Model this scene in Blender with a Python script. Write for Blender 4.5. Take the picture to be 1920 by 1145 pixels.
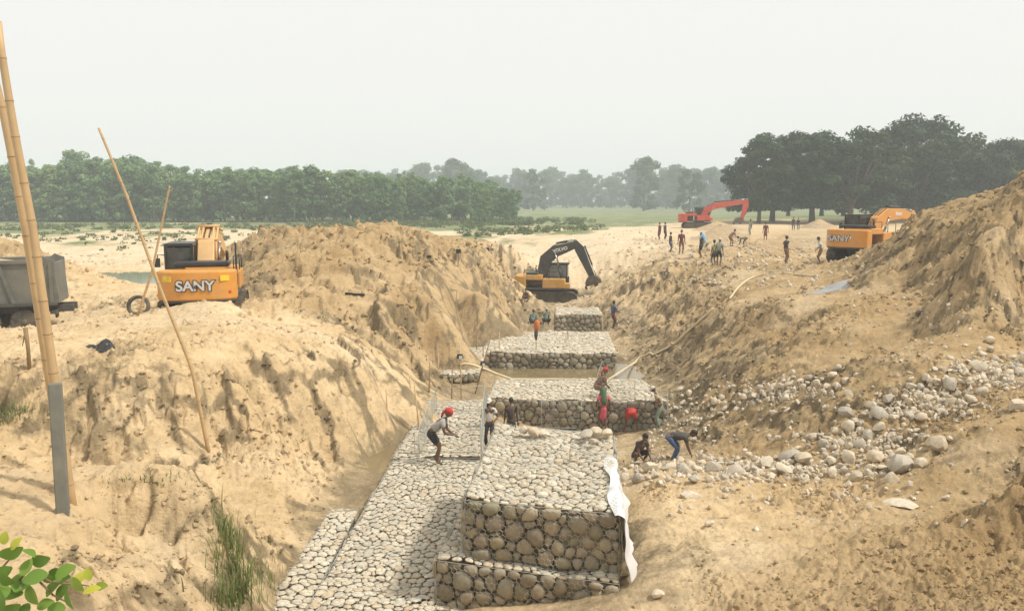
import bpy, bmesh, math, random
import numpy as np
from mathutils import Vector, Matrix, Euler, Quaternion

for o in list(bpy.data.objects):
    bpy.data.objects.remove(o)
scene = bpy.context.scene
col = scene.collection
R = math.radians

# ------------------------------------------------------------------ camera
FPX = 1507.0                       # focal length in pixels of the 1920 wide photograph
CAM_Z = 4.0
PITCH = math.atan(197.5 / FPX)
cam_d = bpy.data.cameras.new('camera')
cam = bpy.data.objects.new('camera', cam_d)
col.objects.link(cam)
cam_d.sensor_width = 36.0
cam_d.lens = 36.0 * FPX / 1920.0
cam_d.clip_start = 0.05
cam_d.clip_end = 12000
cam.location = (0, 0, CAM_Z)
cam.rotation_euler = (math.pi / 2 - PITCH, 0, 0)
scene.camera = cam

# ------------------------------------------------------------------ sky, sun, exposure
SUN_DIR = Vector((0.74, -0.16, 1.0)).normalized()     # towards the sun
SUN_EL = math.asin(SUN_DIR.z)
SUN_AZ = math.atan2(SUN_DIR.x, SUN_DIR.y)
world = bpy.data.worlds.new('World')
scene.world = world
world.use_nodes = True
wt = world.node_tree
wt.nodes.clear()
w_out = wt.nodes.new('ShaderNodeOutputWorld')
w_bg = wt.nodes.new('ShaderNodeBackground')
w_sky = wt.nodes.new('ShaderNodeTexSky')
w_sky.sky_type = 'NISHITA'
w_sky.sun_disc = False
w_sky.sun_elevation = SUN_EL
w_sky.sun_rotation = SUN_AZ
w_sky.dust_density = 8.0
w_sky.air_density = 1.0
w_sky.ozone_density = 1.0
w_mix = wt.nodes.new('ShaderNodeMixRGB')          # thick pale haze over the whole sky
w_mix.inputs[0].default_value = 0.90
w_mix.inputs[2].default_value = (8.3, 8.2, 7.85, 1)
wt.links.new(w_sky.outputs[0], w_mix.inputs[1])
wt.links.new(w_mix.outputs[0], w_bg.inputs[0])
w_bg.inputs[1].default_value = 0.10
wt.links.new(w_bg.outputs[0], w_out.inputs[0])

sun_d = bpy.data.lights.new('sun', 'SUN')
sun_d.energy = 3.0
sun_d.angle = R(5)
sun_d.color = (1.0, 0.94, 0.84)
sun = bpy.data.objects.new('sun', sun_d)
col.objects.link(sun)
sun.rotation_euler = (-SUN_DIR).to_track_quat('-Z', 'Y').to_euler()

scene.render.engine = 'CYCLES'
scene.view_settings.view_transform = 'Standard'
scene.view_settings.look = 'None'
scene.view_settings.gamma = 1.0
scene.view_settings.use_curve_mapping = False
scene.view_settings.exposure = 0.27
scene.cycles.max_bounces = 6
scene.cycles.volume_bounces = 1
scene.cycles.transparent_max_bounces = 12

# ------------------------------------------------------------------ pixel helpers
_cp, _sp = math.cos(PITCH), math.sin(PITCH)
def ray(u, v):
    xc = (u - 960) / FPX; yc = (572.5 - v) / FPX
    return Vector((xc, _cp + yc * _sp, -_sp + yc * _cp))
def P(u, v, z):                    # point of height z seen at photograph pixel (u, v)
    r = ray(u, v); t = (z - CAM_Z) / r.z
    return Vector((r.x * t, r.y * t, z))
def PD(u, v, d):                   # point at ground distance d seen at (u, v)
    r = ray(u, v); t = d / r.y
    return Vector((r.x * t, d, CAM_Z + r.z * t))

# ------------------------------------------------------------------ materials
MATS = {}
def _nodes(name):
    m = bpy.data.materials.new(name)
    m.use_nodes = True
    t = m.node_tree
    t.nodes.clear()
    out = t.nodes.new('ShaderNodeOutputMaterial')
    b = t.nodes.new('ShaderNodeBsdfPrincipled')
    t.links.new(b.outputs[0], out.inputs[0])
    MATS[name] = m
    return m, t, b, out
def N(t, typ, **kw):
    n = t.nodes.new(typ)
    for k, v in kw.items():
        setattr(n, k, v)
    return n
def noise(t, vec, scale, detail=4.0, rough=0.55, dist=0.0):
    n = N(t, 'ShaderNodeTexNoise')
    n.inputs['Scale'].default_value = scale
    n.inputs['Detail'].default_value = detail
    n.inputs['Roughness'].default_value = rough
    n.inputs['Distortion'].default_value = dist
    if vec is not None:
        t.links.new(vec, n.inputs['Vector'])
    return n.outputs['Fac']
def ramp(t, fac, stops):
    r = N(t, 'ShaderNodeValToRGB')
    e = r.color_ramp.elements
    while len(e) < len(stops):
        e.new(0.5)
    for i, (p, c) in enumerate(stops):
        e[i].position = p
        e[i].color = (c[0], c[1], c[2], 1) if isinstance(c, (tuple, list)) else (c, c, c, 1)
    t.links.new(fac, r.inputs[0])
    return r.outputs[0]
def mix(t, fac, a, b, mode='MIX'):
    m = N(t, 'ShaderNodeMixRGB', blend_type=mode)
    for i, x in ((0, fac), (1, a), (2, b)):
        if isinstance(x, (int, float)):
            m.inputs[i].default_value = x if i == 0 else (x, x, x, 1)
        elif isinstance(x, (tuple, list)):
            m.inputs[i].default_value = (x[0], x[1], x[2], 1)
        else:
            t.links.new(x, m.inputs[i])
    return m.outputs[0]
def bump(t, h, b, strength=0.5, dist=0.02):
    n = N(t, 'ShaderNodeBump')
    n.inputs['Strength'].default_value = strength
    n.inputs['Distance'].default_value = dist
    t.links.new(h, n.inputs['Height'])
    t.links.new(n.outputs[0], b.inputs['Normal'])
def attr(t, name):
    return N(t, 'ShaderNodeAttribute', attribute_name=name).outputs['Fac']
def objco(t):
    return N(t, 'ShaderNodeTexCoord').outputs['Object']
def worldco(t):
    return N(t, 'ShaderNodeNewGeometry').outputs['Position']

def plain(name, c, rough=0.6, metal=0.0, var=0.18, scale=6.0, dirt=0.0, bmp=0.0, dirtcol=(0.42, 0.33, 0.2)):
    """paint, cloth, rubber...: a colour with gentle mottling, optional dust"""
    if name in MATS:
        return MATS[name]
    m, t, b, out = _nodes(name)
    co = objco(t)
    f = noise(t, co, scale, 5, 0.6)
    lo = tuple(x * (1 - var) for x in c); hi = tuple(min(1, x * (1 + var)) for x in c)
    cc = ramp(t, f, [(0.3, lo), (0.7, hi)])
    if dirt > 0:
        g = noise(t, co, scale * 0.45, 6, 0.65)
        k = ramp(t, g, [(0.5 - dirt * 0.35, 0.0), (0.75 - dirt * 0.2, min(1, dirt * 1.1))])
        cc = mix(t, k, cc, dirtcol)
    t.links.new(cc, b.inputs['Base Color'])
    b.inputs['Roughness'].default_value = rough
    b.inputs['Metallic'].default_value = metal
    if bmp:
        bump(t, noise(t, co, scale * 4, 4), b, bmp, 0.01)
    return m

def stone_mat(name, cols, dust=0.3):
    """river stones: the colour of each stone comes from its 'rnd' value"""
    m, t, b, out = _nodes(name)
    co = worldco(t)
    r = attr(t, 'rnd')
    n = len(cols)
    base = ramp(t, r, [(i / (n - 1), c) for i, c in enumerate(cols)])
    f = noise(t, co, 14, 6, 0.65)
    base = mix(t, 0.75, base, ramp(t, f, [(0.25, 0.60), (0.75, 1.28)]), 'MULTIPLY')
    d = noise(t, co, 5, 5, 0.6)
    base = mix(t, ramp(t, d, [(0.48, 0.0), (0.72, dust)]), base, (0.50, 0.40, 0.26))
    t.links.new(base, b.inputs['Base Color'])
    b.inputs['Roughness'].default_value = 0.85
    bump(t, noise(t, co, 45, 5, 0.6), b, 0.35, 0.01)
    return m

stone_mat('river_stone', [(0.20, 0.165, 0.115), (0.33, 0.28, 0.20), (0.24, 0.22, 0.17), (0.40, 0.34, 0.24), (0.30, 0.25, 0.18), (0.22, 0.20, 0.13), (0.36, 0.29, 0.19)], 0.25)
stone_mat('top_stone_lit', [(0.56, 0.48, 0.35), (0.69, 0.61, 0.46), (0.50, 0.46, 0.37), (0.71, 0.64, 0.50), (0.55, 0.43, 0.28), (0.65, 0.56, 0.41), (0.46, 0.39, 0.29)], 0.35)  # paler copy of river_stone: light on the basket tops painted into the colour
stone_mat('boulder_stone', [(0.56, 0.48, 0.36), (0.68, 0.60, 0.47), (0.46, 0.37, 0.25), (0.70, 0.63, 0.51), (0.62, 0.52, 0.38), (0.42, 0.38, 0.31), (0.64, 0.55, 0.41)], 0.5)
plain('shaded_gap_fill', (0.23, 0.185, 0.12), 0.95, var=0.4, scale=9, bmp=0.6)  # sandy fill tone kept dark so gaps between stones look shaded
plain('galvanised_wire', (0.55, 0.56, 0.52), 0.5, 0.3, var=0.2)
plain('wire_grey', (0.42, 0.43, 0.39), 0.6, 0.1, var=0.2)

# ------------------------------------------------------------------ mesh helpers
def tagp(o, label=None, cat=None, group=None, kind=None):
    if label: o['label'] = label
    if cat: o['category'] = cat
    if group: o['group'] = group
    if kind: o['kind'] = kind
    return o
def empty(name, loc=(0, 0, 0), rz=0.0, label=None, cat=None, group=None):
    o = bpy.data.objects.new(name, None)
    o.empty_display_size = 0.3
    o.location = loc
    o.rotation_euler = (0, 0, rz)
    col.objects.link(o)
    return tagp(o, label, cat, group)
def link(name, me, parent=None, loc=None):
    o = bpy.data.objects.new(name, me)
    col.objects.link(o)
    if parent is not None:
        o.parent = parent
    if loc is not None:
        o.location = loc
    return o
def np_mesh(name, v, f, mats, smooth=True, attrs=None, mat_idx=None):
    """v (n,3), f (m,k) arrays -> mesh, quickly"""
    v = np.asarray(v, dtype=np.float32); f = np.asarray(f, dtype=np.int32)
    me = bpy.data.meshes.new(name)
    me.vertices.add(len(v)); me.vertices.foreach_set('co', v.ravel())
    k = f.shape[1]
    me.loops.add(f.size); me.loops.foreach_set('vertex_index', f.ravel())
    me.polygons.add(len(f))
    me.polygons.foreach_set('loop_start', np.arange(0, f.size, k, dtype=np.int32))
    me.polygons.foreach_set('loop_total', np.full(len(f), k, dtype=np.int32))
    me.polygons.foreach_set('use_smooth', np.full(len(f), smooth, dtype=bool))
    for m in mats:
        me.materials.append(MATS[m])
    if mat_idx is not None:
        me.polygons.foreach_set('material_index', np.asarray(mat_idx, dtype=np.int32))
    me.update(calc_edges=True)
    for an, av in (attrs or {}).items():
        a = me.attributes.new(an, 'FLOAT', 'POINT')
        a.data.foreach_set('value', np.asarray(av, dtype=np.float32))
    return me

class MB:
    """collects shapes of one part; build() links them as one mesh object"""
    def __init__(s):
        s.v = []; s.f = []; s.mi = []; s.r = []; s.m = 0; s.rv = 0.5
    def add(s, vs, fs):
        b = len(s.v)
        s.v += [tuple(p) for p in vs]
        s.f += [tuple(i + b for i in q) for q in fs]
        s.mi += [s.m] * len(fs)
        s.r += [s.rv] * len(vs)
        return s
    def box(s, c, size, rot=None, taper=1.0):
        x, y, z = size[0] / 2, size[1] / 2, size[2] / 2
        vs = [Vector((sx * x * (taper if sz > 0 else 1), sy * y * (taper if sz > 0 else 1), sz * z)) for sz in (-1, 1) for sx, sy in ((-1, -1), (1, -1), (1, 1), (-1, 1))]
        if rot is not None:
            M = rot if isinstance(rot, Matrix) else Euler(rot).to_matrix()
            vs = [M @ p for p in vs]
        vs = [p + Vector(c) for p in vs]
        return s.add(vs, [(3, 2, 1, 0), (4, 5, 6, 7), (0, 1, 5, 4), (1, 2, 6, 5), (2, 3, 7, 6), (3, 0, 4, 7)])
    def prism(s, poly, a0, a1, axis='y'):
        """poly: 2-D outline; y: (x,z) outline extruded along y; x: (y,z) along x; z: (x,y) along z"""
        n = len(poly)
        def pt(p, a):
            return {'y': (p[0], a, p[1]), 'x': (a, p[0], p[1]), 'z': (p[0], p[1], a)}[axis]
        vs = [pt(p, a0) for p in poly] + [pt(p, a1) for p in poly]
        fs = [tuple(range(n)), tuple(range(2 * n - 1, n - 1, -1))]
        fs += [(i, i + n, (i + 1) % n + n, (i + 1) % n) for i in range(n)]
        return s.add(vs, fs)
    def tube(s, pts, rad, k=8, cap=True):
        pts = [Vector(p) for p in pts]
        if not isinstance(rad, (list, tuple)):
            rad = [rad] * len(pts)
        vs = []; up = Vector((0.12, 0.21, 1)).normalized()
        a_prev = None
        for i, p in enumerate(pts):
            d = (pts[min(i + 1, len(pts) - 1)] - pts[max(i - 1, 0)]).normalized()
            if a_prev is None:
                a = d.cross(up)
                if a.length < 0.05:
                    a = d.cross(Vector((1, 0, 0)))
            else:
                a = a_prev - d * a_prev.dot(d)
            a.normalize(); a_prev = a
            b = d.cross(a)
            for j in range(k):
                t = 2 * math.pi * j / k
                vs.append(p + (a * math.cos(t) + b * math.sin(t)) * rad[i])
        fs = []
        for i in range(len(pts) - 1):
            for j in range(k):
                j2 = (j + 1) % k
                fs.append((i * k + j, i * k + j2, (i + 1) * k + j2, (i + 1) * k + j))
        if cap:
            fs.append(tuple(range(k - 1, -1, -1)))
            e = (len(pts) - 1) * k
            fs.append(tuple(range(e, e + k)))
        return s.add(vs, fs)
    def lathe(s, prof, c, axis='y', k=18):
        """prof: (radius, position along axis)"""
        vs = []
        for r, h in prof:
            for j in range(k):
                t = 2 * math.pi * j / k
                ca, sa = r * math.cos(t), r * math.sin(t)
                q = {'y': (ca, h, sa), 'x': (h, ca, sa), 'z': (ca, sa, h)}[axis]
                vs.append(Vector(q) + Vector(c))
        fs = []
        for i in range(len(prof) - 1):
            for j in range(k):
                j2 = (j + 1) % k
                fs.append((i * k + j, i * k + j2, (i + 1) * k + j2, (i + 1) * k + j))
        fs.append(tuple(range(k - 1, -1, -1)))
        e = (len(prof) - 1) * k
        fs.append(tuple(range(e, e + k)))
        return s.add(vs, fs)
    def ball(s, c, r, seg=10, rings=7, rot=None, fn=None):
        if not isinstance(r, (tuple, list)):
            r = (r, r, r)
        vs = []
        for i in range(rings + 1):
            ph = math.pi * i / rings
            for j in range(seg):
                th = 2 * math.pi * j / seg
                d = Vector((math.sin(ph) * math.cos(th), math.sin(ph) * math.sin(th), math.cos(ph)))
                p = Vector((d.x * r[0], d.y * r[1], d.z * r[2]))
                if fn: p = fn(p, d)
                if rot is not None: p = rot @ p
                vs.append(p + Vector(c))
        fs = [(i * seg + j, (i + 1) * seg + j, (i + 1) * seg + (j + 1) % seg, i * seg + (j + 1) % seg) for i in range(rings) for j in range(seg)]
        return s.add(vs, fs)
    def mesh(s, name, mats, smooth=False):
        me = bpy.data.meshes.new(name)
        me.from_pydata(s.v, [], s.f)
        for m in mats:
            me.materials.append(MATS[m])
        me.polygons.foreach_set('material_index', s.mi)
        bm = bmesh.new(); bm.from_mesh(me)
        bmesh.ops.recalc_face_normals(bm, faces=bm.faces)
        bm.to_mesh(me); bm.free()
        me.polygons.foreach_set('use_smooth', [smooth] * len(me.polygons))
        a = me.attributes.new('rnd', 'FLOAT', 'POINT')
        a.data.foreach_set('value', s.r)
        me.update()
        return me
    def build(s, name, mats, parent=None, smooth=False, bevel=0.0, loc=None, label=None):
        if isinstance(mats, str): mats = [mats]
        o = link(name, s.mesh(name, mats, smooth), parent, loc)
        if bevel:
            b = o.modifiers.new('bevel', 'BEVEL'); b.width = bevel; b.segments = 2; b.limit_method = 'ANGLE'; b.angle_limit = R(35)
            b.harden_normals = False
        if label: o['label'] = label
        return o

# ------------------------------------------------------------------ numpy noise
def _hash(ix, iy, seed):
    h = (ix.astype(np.int64) * 374761393 + iy.astype(np.int64) * 668265263 + seed * 974634777) & 0xFFFFFFFF
    h = ((h ^ (h >> 13)) * 1274126177) & 0xFFFFFFFF
    return (h ^ (h >> 16)) & 0xFFFFFFFF
def pn(x, y, seed=0):
    """gradient noise, about -1..1"""
    ix = np.floor(x); iy = np.floor(y)
    fx = x - ix; fy = y - iy
    ux = fx * fx * fx * (fx * (fx * 6 - 15) + 10); uy = fy * fy * fy * (fy * (fy * 6 - 15) + 10)
    def g(a, b):
        t = _hash(ix + a, iy + b, seed).astype(np.float64) * (2 * math.pi / 4294967296.0)
        return np.cos(t) * (fx - a) + np.sin(t) * (fy - b)
    n0 = g(0, 0) * (1 - ux) + g(1, 0) * ux
    n1 = g(0, 1) * (1 - ux) + g(1, 1) * ux
    return (n0 * (1 - uy) + n1 * uy) * 1.5
def fbm(x, y, seed=0, oct=4, gain=0.5):
    s = np.zeros_like(x); a = 1.0; f = 1.0
    for i in range(oct):
        s += a * pn(x * f + 17.3 * i, y * f - 9.1 * i, seed + i)
        a *= gain; f *= 2.03
    return s
def sstep(a, b, x):
    t = np.clip((x - a) / (b - a), 0, 1)
    return t * t * (3 - 2 * t)
# ================================================================== THE GROUND
# heights read off the photograph: (u, v, z) = pixel and estimated height; W = world points outside the view
CP = """
0 900 .95;0 1000 1.0;0 1145 1.05;120 960 .9;250 882 .95;380 898 .85;200 895 .92;300 914 .84;130 1040 .85;120 1100 .85
220 985 .52;300 1000 .41;370 1000 .38;220 918 .83;370 915 .8;200 1050 .6;300 1100 .38;390 1050 .12;400 1140 -.15;60 940 .95;340 1060 .3;250 1140 .4
0 860 -1.6;250 862 -2.1;400 866 -2.35;480 920 -2.8;130 858 -1.95
520 1000 -2.95;500 1100 -3.0;480 1145 -2.7;560 1050 -3.15
0 690 -.2;130 690 -.2;250 690 -.28;400 690 -.45;0 770 -1.0;130 772 -1.05;250 775 -1.2;400 775 -1.42;330 690 -.35;330 775 -1.3
0 640 0;130 640 0;250 640 0;400 640 .05;200 605 0;320 592 .12;400 567 .5;430 572 .42;350 566 .42;60 625 .02;100 612 -.1;0 622 0
0 612 -1.65;60 608 -1.5;120 592 -1.35;200 535 -.9;270 537 -.9;330 530 -.8
0 452 1.9;100 492 -1.0;40 480 -.3;-60 460 1.5
300 480 -1.0;200 450 -1.0;60 440 -1.0;400 450 -1;430 500 -.6;0 470 -1.0
330 585 -.4;450 580 -.4;390 560 -.5;300 560 -.5
560 1000 -3.15;640 930 -3.27;700 868 -3.55;725 850 -3.5;650 918 -3.2;675 905 -3.22;698 896 -3.24;655 888 -3.1;715 884 -3.3;630 872 -3.05;560 955 -3.05;682 836 -3.1;732 800 -3.2;790 770 -3.45;812 702 -3.75;850 652 -3.9;880 690 -4.3;900 662 -4.2;930 622 -3.9;955 600 -3.7
480 690 -.6;480 760 -1.45;500 850 -2.28;520 930 -2.78;600 850 -2.72;600 750 -1.6;600 685 -.83;540 690 -.72
900 560 -1.3;920 600 -3.1;940 560 -2.3;840 520 .05;900 500 -.25;930 480 -.3
520 432 2.2;740 424 2.4;630 441 1.9;520 500 .9;500 560 0;650 500 .95;740 460 1.5;740 510 .5;840 455 1.2;455 480 .9;440 520 .1;580 438 2.0;680 434 2.1;480 445 1.7;790 440 1.8
950 470 0;900 465 .6
1050 805 -4.45;1200 805 -4.4;1230 862 -3.6;1185 880 -2.9;1000 720 -4.7;1150 720 -4.7;900 720 -4.0;1000 640 -4.3;1120 640 -4.3;1000 560 -3.4;1050 545 -3.1;960 545 -3.0;1000 582 -3.6;1100 520 -2.3;1050 490 -1.6;1050 462 -.8;1100 430 0;1100 560 -3.3
1150 480 -.7;1200 450 0;1140 430 0.1;1000 440 -.6;1120 455 -.3
700 1145 -3.4;800 900 -3.45;640 1145 -3.4;850 800 -3.5;870 760 -3.5
1000 1130 -2.8;900 1144 -2.95;1150 1112 -2.42;1200 1090 -2.3;1250 1145 -2.35;1200 1000 -2.35;1200 930 -2.4;1400 1145 -2.15;1400 1000 -2.15;1400 930 -2.25;1600 1145 -2.0;1600 1000 -2.0;1750 1050 -1.8;1900 1000 -1.6;1900 1145 -1.6;1750 940 -1.85;1905 938 -1.55;1890 885 -.85;1835 905 -1.6;1920 870 -.7;1400 900 -2.35;1600 890 -2.25;1250 900 -2.55
1700 860 -1.75;1850 830 -1.05;1900 780 -.75;1900 700 -.4;1750 760 -1.2;1600 820 -2.0;1450 840 -2.6;1350 830 -3.0;1300 800 -3.5;1260 780 -4.0;1400 760 -2.3;1350 700 -2.4;1500 700 -1.4;1600 700 -.85;1700 680 -.45;1900 620 .1;1750 620 -.1;1600 620 -.4;1500 620 -.8;1400 640 -1.6;1300 660 -2.8;1220 690 -4.1;1200 640 -3.8;1280 600 -2.4;1180 600 -3.5;1350 580 -1.1;1450 570 -.3;1560 580 0;1260 545 -1.9;1300 520 -.9;1345 505 -.1;1250 500 -.5;1450 520 0;1550 530 .1;1250 480 0;1400 470 0;1500 490 0;1350 440 .2;1500 440 .2;1600 470 .1;1200 425 .2;1300 425 .3;1560 490 0
1600 522 .5;1650 560 .4;1750 570 .35;1900 580 .4;1800 500 1.6;1900 450 2.7;1720 500 1.3;1590 545 .2
1400 408 .2;1500 408 .3;1600 405 .3
"""
WP = [(0, 1, 2.3), (-3, 1, 2.3), (3, 1, 2.3), (0, 4, 1.0), (0, 6, -.6), (0, 8, -2.0), (4, 4, .8), (4, 8, -1.5), (8, 8, -.9), (2, 10.5, -2.5), (-3, 4, 1.35), (-6, 4, 1.4), (-1.2, 5, .2),
      (-6, 10.8, -.4), (-4.2, 11, -1.4), (-5, 14, -1.9), (-8, 14, -1.4), (-2.3, 8.5, -1.7), (-1.6, 9.2, -2.6), (-2.9, 11, -2.9), (-1, 11, -3.3), (-3.4, 9.8, -1.6), (-2.7, 7.0, -.6),
      (-13, 31, -.45), (-15, 31, -.4), (-11, 31, -.4), (-21.5, 36, -1.55), (-23, 36, -1.6), (-25, 20, -.2), (-16, 12, 0.6), (-30, 40, -1.2), (-45, 60, -1),
      (-28, 52, -1.8), (-26, 54, -1.85), (-24, 54, -1.85), (-27, 57, -1.8), (-30, 56, -1.75), (-24.5, 57.5, -1.75), (-29, 63, -1.15), (-25, 63, -1.15), (-34, 63, -1.1), (-12, 62, -.8), (-18, 60, -.9), (-7, 64, -.7), (0, 90, -.8), (0.3, 16, -3.4), (1, 14, -3.2), (1, 17.5, -3.5), (1, 22, -4.0), (-.5, 24, -4.1), (3, 32, -4.4), (1, 30, -4.5), (0, 43, -4.3), (3, 43, -4.2), (4, 47, -3.9),
      (19.5, 50, .05), (22, 51, .05), (26, 53, .1), (34, 50, .5), (16, 47, 0), (30, 30, 4.2), (20, 20, .9), (14, 12, -.4), (40, 40, 3), (30, 60, .2)]
for _y, _z in ((130, -1), (200, -1), (450, -1.2), (1200, -1.5), (6000, -2)):
    for _k in (-1.2, -.8, -.5, -.25, 0, .25, .5, .8, 1.2):
        WP.append((_k * _y, _y, _z if not (_k > .15 and _y < 250) else -.2))
pts = []
for tok in CP.replace('\n', ';').split(';'):
    if tok.strip():
        u, v, z = map(float, tok.split())
        p = P(u, v, z)
        pts.append((p.x, p.y, p.z))
for u, v, d in ((470, 598, 27.2), (520, 608, 26.3), (580, 622, 25.5), (625, 635, 24.8), (660, 660, 24.3), (700, 690, 24.5), (740, 718, 25.3), (780, 748, 27),
                (680, 760, 23.2), (640, 720, 23), (740, 790, 24.6),
                (500, 588, 30), (560, 597, 29.8), (620, 606, 29.5), (660, 636, 28.5), (700, 655, 28.8), (740, 680, 29.5), (780, 705, 31),
                (660, 628, 31.3), (720, 632, 31.5), (780, 650, 33), (820, 672, 35.5),
                (640, 572, 32.4), (710, 566, 33), (770, 578, 34), (820, 590, 36), (850, 605, 39), (490, 566, 31), (560, 562, 32),
                (600, 555, 34), (700, 545, 36), (790, 545, 38),
                (1620, 507, 37), (1650, 477, 37.5), (1675, 446, 38), (1700, 421, 38), (1720, 411, 37.6), (1740, 405, 37), (1770, 399, 36), (1800, 390, 35), (1850, 371, 34), (1890, 355, 33), (1920, 340, 32), (1990, 318, 31),
                (1640, 520, 33.5), (1680, 490, 33.5), (1740, 450, 33), (1800, 440, 31.5), (1860, 420, 30)):
    p = PD(u, v, d)
    pts.append((p.x, p.y, p.z))
pts = np.array(pts + WP)
K = np.stack([pts[:, 0] / pts[:, 1], np.log(pts[:, 1])], 1)
_d = np.linalg.norm(K[:, None] - K[None], axis=2)
keep = np.ones(len(K), bool)
for i in range(len(K)):
    if keep[i]:
        keep[(np.arange(len(K)) > i) & (_d[i] < 0.006)] = False
K = K[keep]; Z = pts[keep, 2]
def _tps(r2):
    return np.where(r2 > 1e-12, r2 * np.log(np.maximum(r2, 1e-12)), 0) * 0.5
n = len(K)
A = np.zeros((n + 3, n + 3))
A[:n, :n] = _tps(((K[:, None] - K[None]) ** 2).sum(2)) + np.eye(n) * 0.00015
A[:n, n] = 1; A[:n, n + 1:] = K; A[n, :n] = 1; A[n + 1:, :n] = K.T
coef = np.linalg.solve(A, np.concatenate([Z, np.zeros(3)]))
def base_height(t, s):
    out = np.empty_like(t)
    for a in range(0, len(t), 20000):
        q = np.stack([t[a:a + 20000], s[a:a + 20000]], 1)
        r2 = ((q[:, None] - K[None]) ** 2).sum(2)
        out[a:a + 20000] = _tps(r2) @ coef[:n] + coef[n] + q @ coef[n + 1:]
    return out
# fan-shaped sheet: fine steps near the camera, coarse towards the horizon
def seg(a, b, k):
    return np.linspace(math.log(a), math.log(b), k, endpoint=False)
S_ax = np.concatenate([seg(.8, 5.5, 40), seg(5.5, 11, 190), seg(11, 62, 580), seg(62, 200, 120), seg(200, 9000, 45), [math.log(9000)]])
T_ax = np.concatenate([np.linspace(-1.5, -.70, 26, endpoint=False), np.linspace(-.70, .70, 740, endpoint=False), np.linspace(.70, 1.5, 26)])
NS, NT = len(S_ax), len(T_ax)
# the smooth base is solved on a coarser lattice and upsampled
Sc = np.linspace(S_ax[0], S_ax[-1], 420); Tc = np.linspace(-1.5, 1.5, 300)
_T, _S = np.meshgrid(Tc, Sc)
Hc = base_height(_T.ravel(), _S.ravel()).reshape(_T.shape)
def bil(grid, sa, ta, s, t):
    si = np.clip((s - sa[0]) / (sa[1] - sa[0]), 0, len(sa) - 1.001); ti = np.clip((t - ta[0]) / (ta[1] - ta[0]), 0, len(ta) - 1.001)
    i = si.astype(int); j = ti.astype(int); a = si - i; b = ti - j
    return grid[i, j] * (1 - a) * (1 - b) + grid[i + 1, j] * a * (1 - b) + grid[i, j + 1] * (1 - a) * b + grid[i + 1, j + 1] * a * b
TT, SS = np.meshgrid(T_ax, S_ax)
YY = np.exp(SS); XX = TT * YY
H0 = bil(Hc, Sc, Tc, SS, TT)
# slope of the base (world metres)
def grad(H):
    hs = np.gradient(H, axis=0) / np.gradient(S_ax)[:, None]
    ht = np.gradient(H, axis=1) / np.gradient(T_ax)[None, :]
    gx = ht / YY
    gy = (hs - ht * TT) / YY
    return gx, gy
GX, GY = grad(H0)
sl = np.hypot(GX, GY)
ux, uy = GX / (sl + 1e-6), GY / (sl + 1e-6)
far = sstep(60, 130, YY)                       # the river plain beyond the works
works = 1 - far
steep = sstep(.25, .8, sl) * works
x, y = XX, YY
# streaks running down the slopes
lic = np.zeros_like(x); lic2 = np.zeros_like(x)
for k in range(-4, 5):
    ox, oy = x + ux * k * .16, y + uy * k * .16
    lic += pn(ox * 2.3, oy * 2.3, 5) + .6 * pn(ox * 5.1, oy * 5.1, 6)
    lic2 += pn(ox * 7.5, oy * 7.5, 9)
lic /= 5.0; lic2 /= 4.0
clodmask = sstep(-.15, .45, fbm(x * .33, y * .33, 21, 3)) * works        # where the ground is churned up
churn = sstep(.16, .30, TT) * (1 - sstep(12.4, 14.4, y + 1.5 * pn(x * .4, y * .4, 7)))          # trodden lower right corner
clodmask = np.clip(clodmask + .75 * churn + .35 * sstep(28, 33, y) * (1 - sstep(60, 72, y)) * (TT < .02) * (TT > -.4), 0, 1)
smooth = sstep(.05, .5, fbm(x * .21 + 3, y * .21, 33, 2)) * (1 - steep * .6) * (1 - .8 * churn)
big = fbm(x * .30, y * .30, 41, 3)
clod = np.abs(fbm(x * 1.7, y * 1.7, 51, 3, .55))
clod2 = np.abs(fbm(x * 5.2, y * 5.2, 61, 3, .55))
fine = fbm(x * 13, y * 13, 71, 2)
n1 = fbm(x * .55, y * .55, 81, 3)              # contours along which the earth has broken off
brk = sstep(-.05, .05, n1 + .05 * lic) - .5
n2 = fbm(x * .9 + 40, y * .9, 91, 2)
brk2 = sstep(-.06, .06, n2) - .5
n3 = fbm(x * 2.1 + 7, y * 2.1, 95, 2)
brk3 = sstep(-.08, .08, n3) - .5
rill = np.clip(1 - np.abs(lic) * 3.2, 0, 1) ** 2 * sstep(-.2, .3, fbm(x * .5, y * .5, 97, 2))      # narrow gullies
bnear = .35 + .65 * sstep(8, 15, y)
near = sstep(4, 7, y)
D = works * near * (
    .10 * big
    + .17 * (1 - .55 * smooth) * (clod - .35) * (.25 + .75 * clodmask)
    + .105 * (clod2 - .35) * (.2 + .8 * clodmask) * (1 - .45 * smooth)
    + .030 * fine * (.5 + .5 * clodmask)
    + .07 * lic * steep + .05 * lic2 * steep
    - .09 * rill * steep
    + brk * .24 * bnear * (.12 + .9 * steep) + brk2 * .17 * bnear * (.15 + .8 * steep) + brk3 * .10 * (.15 + .85 * steep))
D *= np.where(y > 40, 1.35, 1.0)
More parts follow.
